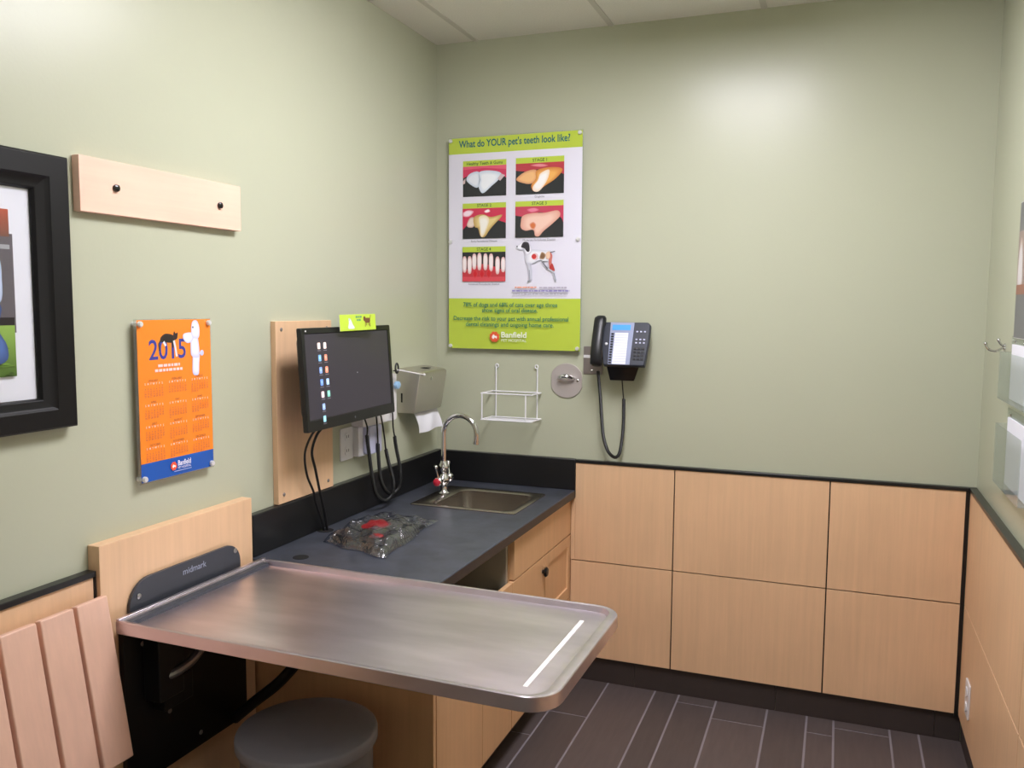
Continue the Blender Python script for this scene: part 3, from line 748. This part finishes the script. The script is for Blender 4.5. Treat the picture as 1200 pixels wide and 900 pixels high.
# sink cabinet
t = thing('sink_cabinet', 'maple base cabinet under the sink with plain front panel and black knob', 'cabinet', (.34, -.375, 0))
b = MB().box(.03, .660, -.745, -.727, .10, .8445).box(.03, .660, -.020, -.002, .10, .8445).box(.03, .660, -.727, -.020, .10, .118).box(.03, .042, -.727, -.020, .118, .8445)
b.build('carcass', M['maple_cab'], t, .0008)
MB().box(.6605, .681, -.743, -.005, .678, .838).build('false_front', M['maple_cab'], t, .001)
shaker(-.380, -.007, .385, .673, t, None, .048); shaker(-.380, -.007, .105, .381, t, None, .048)
o = MB().box(.662, .681, -.757, -.384, .105, .673).build('door', M['maple_cab'], t, .0008)
MB().lathe([(.008, 0), (.008, .006), (.019, .010), (.021, .016), (.016, .022), (.003, .024)], (.6812, -.412, .615), 'x', 20).build('knob', M['black_gloss'], o)
MB().box(.05, .615, -.745, -.012, .0005, .0995).build('toe_kick', M['base_tile'], t)
# second cabinet with the open bay
t = thing('base_cabinet', 'maple base cabinet with an open drawer bay behind the exam table', 'cabinet', (.34, -1.09, 0))
b = MB().box(.03, .681, -1.432, -1.414, .10, .8445).box(.03, .660, -1.414, -.7645, .10, .118).box(.03, .042, -1.414, -.7645, .118, .8445)
b.build('carcass', M['maple_cab'], t, .0008)
MB().box(.0425, .655, -1.4135, -.765, .46, .474).build('shelf', M['grey_liner'], t)
MB().box(.03, .655, -.764, -.7465, .10, .8445).build('bay_liner', M['grey_liner'], t, .0008)
for ya, yb in ((-1.0455, -.764), (-1.408, -1.0475)): MB().box(.662, .681, ya, yb, .105, .673).build('door', M['maple_cab'], t, .0008)
MB().box(.05, .615, -1.425, -.747, .0005, .0995).build('toe_kick', M['base_tile'], t)

# sink
t = thing('sink', 'small stainless steel drop-in sink set into the slate worktop', 'sink', (.38, -.365, .88))
b = MB()
fx0, fx1, fy0, fy1 = .145, .612, -.562, -.170
bx0, bx1, by0, by1 = .235, .575, -.525, -.212
def ring(x0, x1, y0, y1, r_, z): return [(x, y, z) for x, y in rrect(x0, x1, y0, y1, r_, 6)]
b.loops([ring(fx0, fx1, fy0, fy1, .012, .8803), ring(fx0, fx1, fy0, fy1, .012, .8835), ring(fx0 + .004, fx1 - .004, fy0 + .004, fy1 - .004, .010, .8858), ring(bx0 - .012, bx1 + .012, by0 - .012, by1 + .012, .05, .8852),
         ring(bx0, bx1, by0, by1, .045, .880), ring(bx0 + .006, bx1 - .006, by0 + .006, by1 - .006, .045, .760), ring(bx0 + .020, bx1 - .020, by0 + .020, by1 - .020, .04, .730), ring(bx0 + .12, bx1 - .12, by0 + .11, by1 - .11, .03, .724)], False, True)
b.build('basin', M['steel_sink'], t, angle=50)
MB().lathe([(.030, .7245), (.030, .727), (.022, .7275), (.020, .7255), (.004, .7255)], (.405, -.368, 0), 'z', 20).build('drain', M['chrome'], t)
# faucet
t = thing('faucet', 'chrome gooseneck faucet with two lever handles, one marked red', 'faucet', (.195, -.335, .886))
fx, fy = .195, -.335
b = MB().lathe([(.027, .8862), (.027, .890), (.020, .896), (.016, .905), (.016, .925), (.024, .935), (.027, .948), (.024, .962), (.017, .972), (.0165, .985), (.021, .992), (.023, 1.003), (.021, 1.014), (.015, 1.022), (.0135, 1.030)], (fx, fy, 0), 'z', 22)
b.build('body', M['chrome'], t)
R_ = .078; pts = [(fx, fy, 1.028), (fx, fy, 1.10), (fx, fy, 1.155)]
for k in range(1, 15):
    a_ = pi - (pi * 1.05) * k / 14; pts.append((fx + R_ + R_ * cos(a_), fy, 1.155 + R_ * sin(a_)))
pts.append((pts[-1][0] - .002, fy, pts[-1][2] - .018))
MB().tube(pts, .0115, 14).build('gooseneck_spout', M['chrome'], t)
MB().cyl(pts[-1], (pts[-1][0] - .001, fy, pts[-1][2] - .012), .0132).build('aerator', M['chrome'], t)
for s_, hot in ((-1, True), (1, False)):
    b = MB().lathe([(.012, .024 * s_), (.013, .040 * s_), (.018, .044 * s_), (.019, .062 * s_), (.014, .068 * s_)], (fx, fy, .948), 'y', 18)
    b.tube([(fx, fy + .054 * s_, .962), (fx - .004, fy + .058 * s_, .985), (fx - .008, fy + .062 * s_, 1.008)], [.0065, .005, .006], 10).ball((fx - .008, fy + .062 * s_, 1.012), .0095)
    h_ = b.build('lever_handle', M['chrome'], t)
    if hot: MB().lathe([(.0165, -.0684), (.0165, -.073), (.010, -.078), (.002, -.079)], (fx, fy, .948), 'y', 18).build('hot_button', M['red_plastic'], h_)

# clear bag and what is in it
def quad(s_, q): # bilinear over the bag's footprint
    A_, B2, C_, D_ = Vector((.135, -1.185)), Vector((.430, -1.275)), Vector((.370, -.765)), Vector((.115, -.72))
    return A_.lerp(B2, s_).lerp(D_.lerp(C_, s_), q)
o = MB().hexa([(.155, -1.165, .884), (.410, -1.243, .884), (.378, -.87, .884), (.140, -.84, .884), (.158, -1.160, .911), (.406, -1.237, .909), (.374, -.877, .896), (.143, -.847, .896)]).build('black_case', M['black_cloth'], None, .008)
tag(o, 'flat black case inside the clear bag on the worktop', 'case')
b = MB(); rings = []
cc = Vector((.255, -1.03, .9115))
for (s_, z) in ((.8, 0), (1, .005), (.92, .012), (.55, .017), (.1, .018)):
    rings.append([(cc.x + .044 * s_ * cos(a_) * (1 + .22 * sin(3 * a_ + 1)), cc.y + .070 * s_ * sin(a_) * (1 + .2 * cos(2 * a_)), cc.z + z + .002 * sin(5 * a_)) for a_ in [2 * pi * k / 24 for k in range(24)]])
o = b.loops(rings).build('red_pouch', M['red_cloth'], None, angle=60); tag(o, 'larger crumpled red pouch showing through the clear bag', 'pouch', 'red pouches in the bag')
o2 = o.copy(); COL.objects.link(o2); o2.scale = (.5, .42, .55)
o2.location = (.325 - cc.x * .5, -1.150 + cc.y * -.42, .9112 - cc.z * .55)
o2['label'] = 'smaller red pouch near the front end of the clear bag'
b = MB(); N1, N2 = 26, 34
def ht(s_, q):
    edge = min(s_, 1 - s_, q, 1 - q); e = min(1, edge / .10) ** .6
    base = .0375 if q < .52 else (.0375 - (q - .52) * .085 if q < .80 else .012)
    wr = .0065 * sin(17 * s_ + 9 * q + 2.4 * sin(7 * q)) + .0045 * sin(31 * q - 12 * s_) + .003 * sin(47 * s_ + 23 * q)
    return .8815 + e * (base + wr * (.5 + e * .5)) + .001
def pt(s_, q, z):
    v = quad(s_, q); return (v.x + .007 * sin(11 * q + 3 * s_) * (1 if s_ in (0, 1) else .4), v.y + .008 * sin(13 * s_), z)
top = [[b.bm.verts.new(pt(i / N1, j / N2, ht(i / N1, j / N2))) for i in range(N1 + 1)] for j in range(N2 + 1)]
for j in range(N2):
    for i in range(N1): b.bm.faces.new((top[j][i], top[j][i + 1], top[j + 1][i + 1], top[j + 1][i]))
bot = [[top[j][i] if (i in (0, N1) or j in (0, N2)) else b.bm.verts.new(pt(i / N1, j / N2, .8818)) for i in range(N1 + 1)] for j in range(N2 + 1)]
for j in range(N2):
    for i in range(N1): b.bm.faces.new((bot[j + 1][i], bot[j + 1][i + 1], bot[j][i + 1], bot[j][i]))
tag(b.build('plastic_bag', M['bag'], angle=80), 'crumpled clear plastic bag lying on the slate worktop', 'bag')

# ================================================================== BACK WALL
x0, z0, pw, ph = .072, 1.504, .645, .966
t = thing('dental_poster', 'lime and white pet teeth poster in a clear sheet on the back wall', 'poster', (x0 + pw / 2, 0, z0))
MB().box(x0, x0 + pw, -.0245, -.019, z0, z0 + ph).build('acrylic_sheet', M['acrylic'], t)
a = Art(pw, ph)
LIME, TEAL, INK = (186, 206, 74), (30, 100, 110), (74, 74, 84)
WH = (226, 224, 238)
def Y(q): return ph * (1 - q)
a.rect(.003, pw - .003, .003, ph - .003, WH)
a.rect(.003, pw - .003, Y(.077), ph - .003, LIME); a.rect(.003, pw - .003, .003, Y(.757), LIME)
a.text("What do YOUR pet's teeth look like?", pw * .495, Y(.047), .044, TEAL, width=pw * .825, bold=.022)
def photo(u0, u1, t0, t1, t2, title, cap):
    X0, X1 = u0 * pw, u1 * pw
    a.rect(X0, X1, Y(t1), Y(t0), LIME); a.text(title, (X0 + X1) / 2, Y(t1) + .006, .019, (44, 84, 52), bold=.015)
    a.rect(X0, X1, Y(t2), Y(t1), (42, 44, 48))
    if cap: a.text(cap, (X0 + X1) / 2, Y(t2) - .0155, .0125, (120, 118, 128))
    w_, h_ = X1 - X0, Y(t1) - Y(t2)
    return lambda P: [(X0 + min(max(x, 0), 1) * w_, Y(t2) + min(max(y, 0), 1) * h_) for x, y in P]
GUM, GUM2 = (206, 60, 96), (178, 46, 78)
L0, L1, R0, R1 = .115, .446, .517, .868
m_ = photo(L0, L1, .111, .137, .278, 'Healthy Teeth & Gums', None)
a.poly(m_([(0, 1), (0, .62), (.12, .70), (.5, .80), (.86, .70), (1, .58), (1, 1)]), GUM); a.poly(m_([(0, 1), (0, .9), (.5, .93), (1, .86), (1, 1)]), (224, 92, 120))
a.poly(m_([(0, .52), (.06, .62), (.05, .45), (0, .42)]), (214, 190, 190))
a.blob(m_([(.08, .56), (.16, .76), (.36, .82), (.40, .55), (.35, .30), (.22, .36)]), (232, 236, 246), (196, 208, 226))
a.blob(m_([(.38, .80), (.62, .84), (.88, .74), (.82, .52), (.66, .32), (.50, .12), (.42, .14), (.36, .36), (.39, .55)]), (240, 243, 250), (200, 212, 230))
a.poly(m_([(.36, .32), (.40, .55), (.37, .80), (.385, .56)]), (110, 122, 140)); a.poly(m_([(.80, .56), (.88, .72), (.97, .66), (.86, .48)]), (206, 186, 192))
m_ = photo(R0, R1, .111, .137, .278, 'STAGE 1', 'Gingivitis')
a.poly(m_([(0, 1), (0, .78), (.2, .74), (.5, .80), (.8, .72), (1, .60), (1, 1)]), (186, 62, 74)); a.blob(m_([(.3, .93), (.5, .97), (.68, .9), (.52, .86)]), (230, 140, 150), (198, 84, 98))
a.blob(m_([(.01, .50), (.18, .72), (.42, .78), (.46, .5), (.32, .34), (.14, .38)]), (240, 188, 130), (214, 150, 110))
a.blob(m_([(.44, .76), (.74, .84), (.97, .76), (.84, .48), (.62, .26), (.46, .08), (.36, .12), (.33, .3), (.42, .5)]), (236, 176, 96), (206, 128, 62))
a.blob(m_([(.52, .66), (.70, .76), (.66, .44), (.50, .10), (.38, .10), (.36, .24), (.46, .44)]), (250, 246, 244), (244, 220, 196))
m_ = photo(L0, L1, .309, .333, .475, 'STAGE 2', 'Early Periodontal Disease')
a.poly(m_([(0, 1), (0, .3), (.1, .45), (.4, .6), (.8, .6), (1, .5), (1, 1)]), (204, 52, 84)); a.blob(m_([(.0, .86), (.12, .95), (.26, .9), (.16, .74), (.02, .74)]), (250, 224, 236), (226, 120, 150)); a.blob(m_([(.5, .9), (.6, .96), (.64, .88), (.54, .84)]), (255, 240, 244), (226, 120, 150))
a.blob(m_([(.10, .48), (.18, .70), (.30, .66), (.26, .40), (.14, .38)]), (236, 218, 206), (206, 168, 158))
a.blob(m_([(.26, .70), (.46, .80), (.66, .70), (.92, .76), (.74, .46), (.64, .30), (.52, .06), (.42, .08), (.36, .34), (.28, .40)]), (226, 204, 142), (188, 152, 86))
a.blob(m_([(.38, .70), (.52, .76), (.62, .62), (.56, .3), (.48, .07), (.42, .1), (.40, .4)]), (244, 240, 232), (232, 214, 172))
m_ = photo(R0, R1, .309, .333, .475, 'STAGE 3', 'Moderate Periodontal Disease')
a.poly(m_([(0, 1), (0, .72), (.2, .66), (.5, .80), (.8, .74), (.96, .6), (1, .45), (1, 1)]), (196, 66, 92)); a.blob(m_([(.24, .9), (.4, .95), (.5, .87), (.34, .8)]), (232, 130, 160), (204, 84, 112))
a.blob(m_([(.12, .52), (.16, .70), (.36, .78), (.62, .78), (.88, .84), (.93, .66), (.76, .40), (.60, .20), (.50, .03), (.42, .05), (.38, .24), (.22, .22), (.12, .32)]), (242, 202, 186), (220, 160, 142))
a.blob(m_([(.30, .42), (.38, .50), (.44, .40), (.40, .26), (.34, .28)]), (206, 112, 66), (232, 176, 154))
m_ = photo(L0, L1, .513, .538, .677, 'STAGE 4', 'Advanced Periodontal Disease')
a.poly(m_([(0, 0), (1, 0), (1, .34), (.85, .44), (.66, .55), (.5, .60), (.34, .55), (.15, .44), (0, .34)]), (196, 58, 70)); a.rect(m_([(0, 0)])[0][0], m_([(1, 0)])[0][0], m_([(0, 0)])[0][1], m_([(0, .16)])[0][1], (216, 74, 88))
for k, (cx, tp, bt) in enumerate(((.05, .84, .34), (.17, .84, .30), (.28, .93, .44), (.40, .95, .42), (.54, .93, .42), (.67, .92, .38), (.82, .82, .28), (.95, .80, .34))):
    a.blob(m_([(cx - .052, tp - .18), (cx - .03, tp), (cx + .03, tp), (cx + .052, tp - .18), (cx + .036, bt), (cx - .036, bt)]), (246, 236, 238), (222, 172, 172))
for cx in (.3, .46, .62): a.blob(m_([(cx - .06, .26), (cx, .42), (cx + .06, .26), (cx, .12)]), (206, 36, 48), (214, 70, 80))
# dog diagram
dx, dy, s_ = .515 * pw, Y(.685), .0024
def dg(P): return [(dx + x * s_, dy + y * s_) for x, y in P]
FUR, FE = (242, 242, 250), (206, 208, 222)
a.blob(dg([(22, 40), (24, 58), (34, 62), (62, 60), (74, 58), (72, 42), (60, 40), (50, 42), (36, 36), (27, 36)]), FUR, FE)
a.blob(dg([(18, 64), (22, 74), (32, 70), (34, 58), (24, 52)]), FUR, FE); a.blob(dg([(4, 66), (8, 72), (22, 76), (22, 66), (12, 62)]), FUR, FE)
a.blob(dg([(13, 67), (18, 76), (28, 74), (30, 60), (25, 58), (20, 64)]), (44, 42, 52), (64, 60, 72)); a.disc(*dg([(5, 68)])[0], .0035, (70, 70, 80), 10)
for P in ([(26, 38), (30, 24), (31, 4)], [(31, 37), (34, 22), (34, 6)]): a.line(dg(P), .008, FE)
a.line(dg([(31, 4), (26, 3)]), .006, (160, 166, 176)); a.line(dg([(30, 24), (31, 4)]), .0025, (140, 146, 160))
a.line(dg([(70, 44), (66, 28), (78, 20), (82, 4)]), .010, FE); a.line(dg([(78, 18), (82, 4)]), .0035, (140, 146, 160)); a.line(dg([(54, 40), (66, 26)]), .005, (110, 112, 124)); a.line(dg([(70, 56), (80, 58)]), .004, (96, 92, 102))
a.disc(*dg([(41, 49)])[0], .0155, (230, 196, 200), 18); a.disc(*dg([(39, 49)])[0], .0115, (206, 60, 62), 18); a.blob(dg([(50, 46), (54, 57), (62, 52), (58, 44)]), (128, 96, 70), (196, 170, 140))
a.blob(dg([(70, 56), (75, 50), (74, 36), (80, 22), (70, 28), (68, 44)]), (206, 120, 112), (196, 90, 84)); a.blob(dg([(70, 30), (75, 36), (80, 22), (70, 26)]), (186, 62, 62), (176, 70, 70))
a.blob(dg([(62, 54), (70, 58), (70, 46), (64, 44)]), (238, 206, 178), (226, 190, 170))
def strokes(x0_, x1_, y_, h_, rgb):              # lines too small to read in the photo stay broken strokes
    x = x0_
    while x < x1_:
        l = random.uniform(.007, .024); a.rect(x, min(x + l, x1_), y_ - h_ / 2, y_ + h_ / 2, rgb, False); x += l + .003
a.n += 1
strokes(.52 * pw, .68 * pw, Y(.705), .006, (232, 160, 130)); strokes(.70 * pw, .90 * pw, Y(.706), .0045, (170, 160, 180)); strokes(.50 * pw, .92 * pw, Y(.721), .006, (140, 130, 190)); strokes(.505 * pw, .905 * pw, Y(.736), .004, (160, 158, 172))
for q, txt, u0, u1 in ((.796, '78% of dogs and 68% of cats over age three', .125, .834), (.822, 'show signs of oral disease.', .27, .69), (.861, 'Decrease the risk to your pet with annual professional', .05, .915), (.889, 'dental cleanings and ongoing home care.', .145, .81)):
    a.text(txt, (u0 + u1) / 2 * pw, Y(q), .0275, (40, 118, 96), width=(u1 - u0) * pw, bold=.012)
emblem(a, .368 * pw, Y(.938), .025, (226, 96, 60))
a.text('Banfield', .42 * pw, Y(.940), .036, (240, 244, 226), width=.19 * pw, align='l', bold=.02)
a.text('PET HOSPITAL', .42 * pw, Y(.960), .018, (236, 242, 214), width=.19 * pw, align='l', bold=.01)
a.build('poster_print', M['print_gloss'], t, (-pw / 2, -.0250, 0), (1, 0, 0), (0, 0, 1), (0, -1, 0))
standoffs(t, [(x0 + .014, z0 + .014), (x0 + pw - .014, z0 + .014), (x0 + .014, z0 + ph - .014), (x0 + pw - .014, z0 + ph - .014), (x0 + .014, z0 + .495), (x0 + pw - .016, z0 + .495)], 'y', -.0005, .0275, .009)

# wire rack
t = thing('wire_basket', 'white wire rack hanging on the back wall between faucet and steel disc', 'wire rack', (.40, -.01, 1.19))
b = MB(); wr = .0032
def wire(p, r_=wr): b.tube(p, r_, 7)
bx0_, bx1_, yb_, yf_ = .290, .530, -.012, -.130
for z in (1.312, 1.192):
    b.tube([(bx0_, yb_, z), (bx1_, yb_, z), (bx1_ - .012, yf_, z), (bx0_ - .005, yf_, z)] , wr, 7, True) if False else None
    for p in ([(bx0_, yb_, z), (bx1_, yb_, z)], [(bx1_, yb_, z), (bx1_ - .006, yf_, z)], [(bx1_ - .006, yf_, z), (bx0_ - .006, yf_, z)], [(bx0_ - .006, yf_, z), (bx0_, yb_, z)]): wire(p)
b.build('shelf_loop', M['white_wire'], t); b = MB()
for k in range(1, 5):
    y = yb_ + (yf_ - yb_) * k / 5; wire([(bx0_ - .002, y, 1.1885), (bx1_ - .003, y, 1.1885)], .002)
b.build('floor_wire', M['white_wire'], t)
for x in (.308, .510):
    b = MB()
    wire([(x, -.0085, 1.190), (x, -.0085, 1.424)])
    wire([(x + (.004 if x < .4 else -.004) + .007 * cos(a_), -.0085, 1.430 + .008 * sin(a_)) for a_ in [2 * pi * k / 12 for k in range(13)]], .0028)
    b.build('hanger_wire', M['white_wire'], t)
for x in (bx0_ - .002, .498):
    b = MB(); wire([(x, yf_, 1.192), (x, yf_, 1.312)]); b.build('front_upright', M['white_wire'], t)
# round steel plate
t = thing('steel_wall_disc', 'round steel plate with a looped hook beside the wire rack', 'hook plate', (.648, 0, 1.30))
b = MB(); pr = []
for k in range(36):
    a_ = 2 * pi * k / 36; x = .0785 * cos(a_); x = max(-.072, min(.072, x)); pr.append((.648 + x, 1.372 + .078 * sin(a_)))
b.plate_y(-.0005, -.006, pr); b.build('plate', M['disc_steel'], t, .001)
b = MB().tube([(.648 - .03 + .032 * (1 - cos(a_)) - .002, -.006 - .030 * sin(a_), 1.385 + .012 * sin(a_) - .004) for a_ in [pi * k / 14 for k in range(15)]], .0095, 10)
b.build('hook', M['chrome'], t)
MB().lathe([(.006, -.006), (.006, -.008), (.003, -.010)], (.70, 0, 1.375), 'y', 12).build('screw', M['chrome'], t)
# small plate behind the phone
t = thing('door_latch_plate', 'square grey metal plate on the wall beside the telephone', 'wall plate', (.765, 0, 1.405))
MB().plate_y(-.0005, -.005, rrect(.7255, .812, 1.405, 1.529, .003, 3)).build('plate', M['zinc'], t, .0008)
MB().box(.727, .770, -.0085, -.0052, 1.477, 1.490).build('white_tab', M['white_plastic'], t, .001)
for z in (1.420, 1.513): MB().lathe([(.006, -.005), (.006, -.007), (.003, -.0085)], (.765, 0, z), 'y', 12).build('screw', M['chrome'], t)

# telephone: local frame tilted so its foot stands off the wall
ph_t = math.atan2(.07, .185)
t = thing('telephone', 'dark desk telephone mounted on the back wall with handset and blue display', 'telephone', (.940, -.110, 1.447), rot=(-ph_t, 0, 0))
Hh = .197
# local: x across, z up the face, -y out of the face
b = MB(); b.loops([[(x, .0, z) for x, z in [(-.092, 0), (.088, 0), (.097, .10), (.098, Hh - .012), (.088, Hh), (-.108, Hh), (-.108, .09)]], [(x * .985, -.026, z * .98 + .002) for x, z in [(-.092, 0), (.088, 0), (.097, .10), (.098, Hh - .012), (.088, Hh), (-.108, Hh), (-.108, .09)]]])
b.build('body', M['phone_dark'], t, .004, local=True)
b = MB().prism([(-.070, -.0258, .004), (.024, -.0258, .004), (.028, -.0258, Hh - .004), (-.076, -.0258, Hh - .004)], (0, -.003, 0)); b.build('face_plate', M['phone_silver'], t, .001, local=True)
MB().box(-.066, .014, -.0298, -.0290, .158, .182).build('display', M['phone_lcd'], t, .0005, local=True)
a = Art(.058, .140); a.rect(0, .058, 0, .140, (236, 238, 252))
for k in range(1, 12): a.rect(.001, .057, k * .0117 - .0008, k * .0117 + .0008, (168, 172, 200))
a.build('line_label_strip', M['phone_label'], t, (-.052, -.0292, .006), (1, 0, 0), (0, 0, 1), (0, -1, 0))
for k in range(12):
    MB().box(-.068, -.056, -.0312, -.0289, .0075 + k * .0117, .0150 + k * .0117).build('line_key', M['phone_black'], t, .0006, local=True)
for r_ in range(4):
    for c_ in range(3):
        MB().box(.036 + c_ * .0165, .048 + c_ * .0165, -.0292, -.0255, .026 + r_ * .0155, .036 + r_ * .0155).build('dial_key', M['phone_black'], t, .001, local=True)
for r_ in range(2):
    for c_ in range(3): MB().box(.039 + c_ * .0165, .047 + c_ * .0165, -.0282, -.0255, .100 + r_ * .015, .106 + r_ * .015).build('feature_key', M['lavender_plastic'], t, .0006, local=True)
for c_ in range(3): MB().box(.039 + c_ * .0165, .047 + c_ * .0165, -.0282, -.0255, .150, .156).build('feature_key', M['lavender_plastic'], t, .0006, local=True)
MB().lathe([(.006, -.0255), (.006, -.029), (.003, -.031)], (-.086, 0, .096), 'y', 12).build('message_lamp', M['white_plastic'], t, local=True)
b = MB(); pr = []
path = [(0, -.026, -.004), (0, -.040, .012), (0, -.052, .05), (0, -.056, .10), (0, -.052, .155), (0, -.046, .195), (0, -.034, .218)]
path = smooth_path(path, 4); rings = []
for i, p in enumerate(path):
    f = i / (len(path) - 1); w_ = .027 - .003 * sin(f * pi); d_ = .017 - .004 * sin(f * pi)
    if f < .06 or f > .94: w_ *= .72; d_ *= .7
    rings.append([(-.120 + p[0] + w_ * cos(a_), p[1] + d_ * sin(a_), p[2]) for a_ in [2 * pi * k / 20 for k in range(20)]])
b.loops(rings); h_ = b.build('handset', M['phone_black'], t, local=True, angle=60)
for z0_, z1_ in ((-.002, .035), (.178, .21)):
    MB().plate_z(z0_, z1_, [(-.120 + .023 * cos(2 * pi * k / 18), -.026 + .016 * sin(2 * pi * k / 18)) for k in range(18)]).build('ear_cup', M['phone_black'], h_, .004, local=True)
# wedge stand: in world axes, parented through the tilt
st = MB().loops([[(-.085, .0, .010), (.062, .0, .010), (.062, .0, .14), (-.085, .0, .14)], [(-.072, .045, -.047), (.034, .045, -.047), (.05, .098, .13), (-.072, .098, .13)]])
st.build('wedge_stand', M['black_gloss'], t, .003, local=True)
# cord in the telephone's own frame
RM = Matrix.Rotation(-ph_t, 4, 'X'); inv = (Matrix.Translation((.940, -.110, 1.447)) @ RM).inverted()
def tl(P): return [tuple(inv @ Vector(p)) for p in P]
o = MB().tube(coil(tl([(.815, -.085, 1.425), (.818, -.070, 1.36), (.822, -.06, 1.29), (.830, -.055, 1.18), (.838, -.050, 1.12), (.856, -.046, 1.070), (.884, -.045, 1.046), (.905, -.045, 1.062), (.916, -.045, 1.12), (.922, -.045, 1.20), (.922, -.046, 1.305)]), .0080, 170, .0030), .0030, 5).build('coiled_cord', M['cable'], t, local=True)
MB().tube(tl(smooth_path([(.922, -.046, 1.30), (.918, -.050, 1.34), (.914, -.056, 1.40)], 5)), .0028, 7).build('cord_lead', M['cable'], o, local=True)

# ================================================================== UNDER THE TABLE
t = thing('round_stool', 'round grey padded stool tucked under the steel exam table', 'stool', (.425, -1.715, 0))
MB().lathe([(.184, .4805), (.195, .481), (.197, .485), (.197, .506), (.195, .511), (.188, .515), (.12, .517), (.02, .5175)], (.425, -1.715, 0), 'z', 56).build('seat', M['stool'], t, angle=60)
MB().lathe([(.178, .0005), (.183, .012), (.183, .4800)], (.425, -1.715, 0), 'z', 56).build('drum_base', M['stool_body'], t, angle=60)

# ================================================================== RIGHT WALL
t = thing('outlet_cover', 'white outlet low on the right wall panelling', 'outlet', (W - .025, -.255, .22))
MB().plate_x(W - .0315, W - .0253, rrect(-.297, -.212, .215, .345, .006, 4)).build('cover_plate', M['white_plastic'], t, .001)
for z in (.250, .308):
    MB().plate_x(W - .0350, W - .0316, rrect(-.272, -.237, z - .016, z + .016, .012, 4)).build('socket', M['white_plastic'], t)
t = thing('coat_hook', 'small chrome double coat hook on the right wall', 'coat hook', (W, -.43, 1.57))
MB().lathe([(.014, 0), (.014, -.003), (.009, -.006)], (W - .0005, -.43, 1.578), 'x', 16).build('base', M['chrome'], t)
b = MB().tube(smooth_path([(W - .006, -.430, 1.578), (W - .024, -.428, 1.566), (W - .046, -.424, 1.569), (W - .058, -.422, 1.586)], 6), .0042, 9).ball((W - .058, -.422, 1.589), .0065)
b.tube(smooth_path([(W - .006, -.430, 1.582), (W - .016, -.432, 1.590), (W - .022, -.434, 1.600)], 6), .004, 9).ball((W - .022, -.434, 1.602), .006)
b.build('prong', M['chrome'], t)
t = thing('wall_poster', 'grey wall poster with a photo at the right edge of the view', 'poster', (W, -.84, 1.62))
MB().box(W - .006, W - .0005, -1.10, -.593, 1.615, 2.035).build('poster_board', M['white_plastic'], t)
a = Art(.507, .42); a.rect(.002, .505, .002, .418, (104, 104, 110)); a.rect(.002, .505, .14, .33, (150, 128, 122)); a.blob([(.01, .15), (.09, .15), (.08, .25), (.05, .31), (.015, .27)], (220, 214, 216), (176, 150, 140)); a.rect(.002, .505, .135, .165, (150, 92, 74))
a.build('poster_print', M['print'], t, (-.0064, .247, -.005), (0, -1, 0), (0, 0, 1), (-1, 0, 0))
def holder(z0_, z1_, label, paper_label):
    t = thing('brochure_holder', label, 'brochure holder', (W, -.72, z0_), 'brochure holders on the right wall')
    y0_, y1_ = -.97, -.555
    b = MB().box(W - .0032, W - .0007, y0_, y1_, z0_, z1_ + .02); b.build('back_sheet', M['acrylic'], t)
    MB().box(W - .036, W - .0335, y0_, y1_, z0_, z1_ - .03).build('front_sheet', M['acrylic'], t)
    MB().box(W - .0333, W - .0034, y0_, y1_, z0_, z0_ + .0025).build('bottom_sheet', M['acrylic'], t)
    MB().box(W - .0333, W - .0034, y1_ - .0025, y1_, z0_ + .0027, z1_ - .03).build('side_sheet', M['acrylic'], t)
    for y in (-.62, -.90): MB().lathe([(.005, 0), (.005, -.002), (.003, -.004)], (W - .0032, y, z1_ + .004), 'x', 12).build('screw', M['chrome'], t)
    p = MB().box(W - .0100, W - .0042, -.955, -.602, z0_ + .003, z1_ - .005).build('brochure_stack', M['paper'])
    tag(p, paper_label, 'paper', 'papers in the wall holders')
holder(1.420, 1.600, 'upper clear acrylic brochure holder on the right wall', 'white papers in the upper clear brochure holder')
holder(1.150, 1.370, 'lower clear acrylic brochure holder, just above the black rail', 'white papers in the lower clear brochure holder')

# ================================================================== CAMERA, WORLD
yaw, pit, rol = 0.36416459, -0.09067001, 0.00650649
fw = Vector((-sin(yaw) * cos(pit), cos(yaw) * cos(pit), sin(pit))); r0 = Vector((cos(yaw), sin(yaw), 0)); u0 = r0.cross(fw)
r2 = cos(rol) * r0 + sin(rol) * u0; u2 = -sin(rol) * r0 + cos(rol) * u0
cam = bpy.data.cameras.new('camera'); co = bpy.data.objects.new('camera', cam); COL.objects.link(co)
co.location = (1.78583631, -3.67895465, 1.70419290)
co.rotation_euler = Matrix((r2, u2, -fw)).transposed().to_euler()
cam.sensor_fit = 'HORIZONTAL'; cam.sensor_width = 36; cam.lens = 1003.4595 / 1200 * 36; cam.clip_start = .02
scn.camera = co
wd = bpy.data.worlds.new('world'); scn.world = wd; wd.use_nodes = True
wd.node_tree.nodes['Background'].inputs['Color'].default_value = (.9, .95, 1, 1); wd.node_tree.nodes['Background'].inputs['Strength'].default_value = .3
scn.view_settings.view_transform = 'Standard'
scn.view_settings.look = 'None'
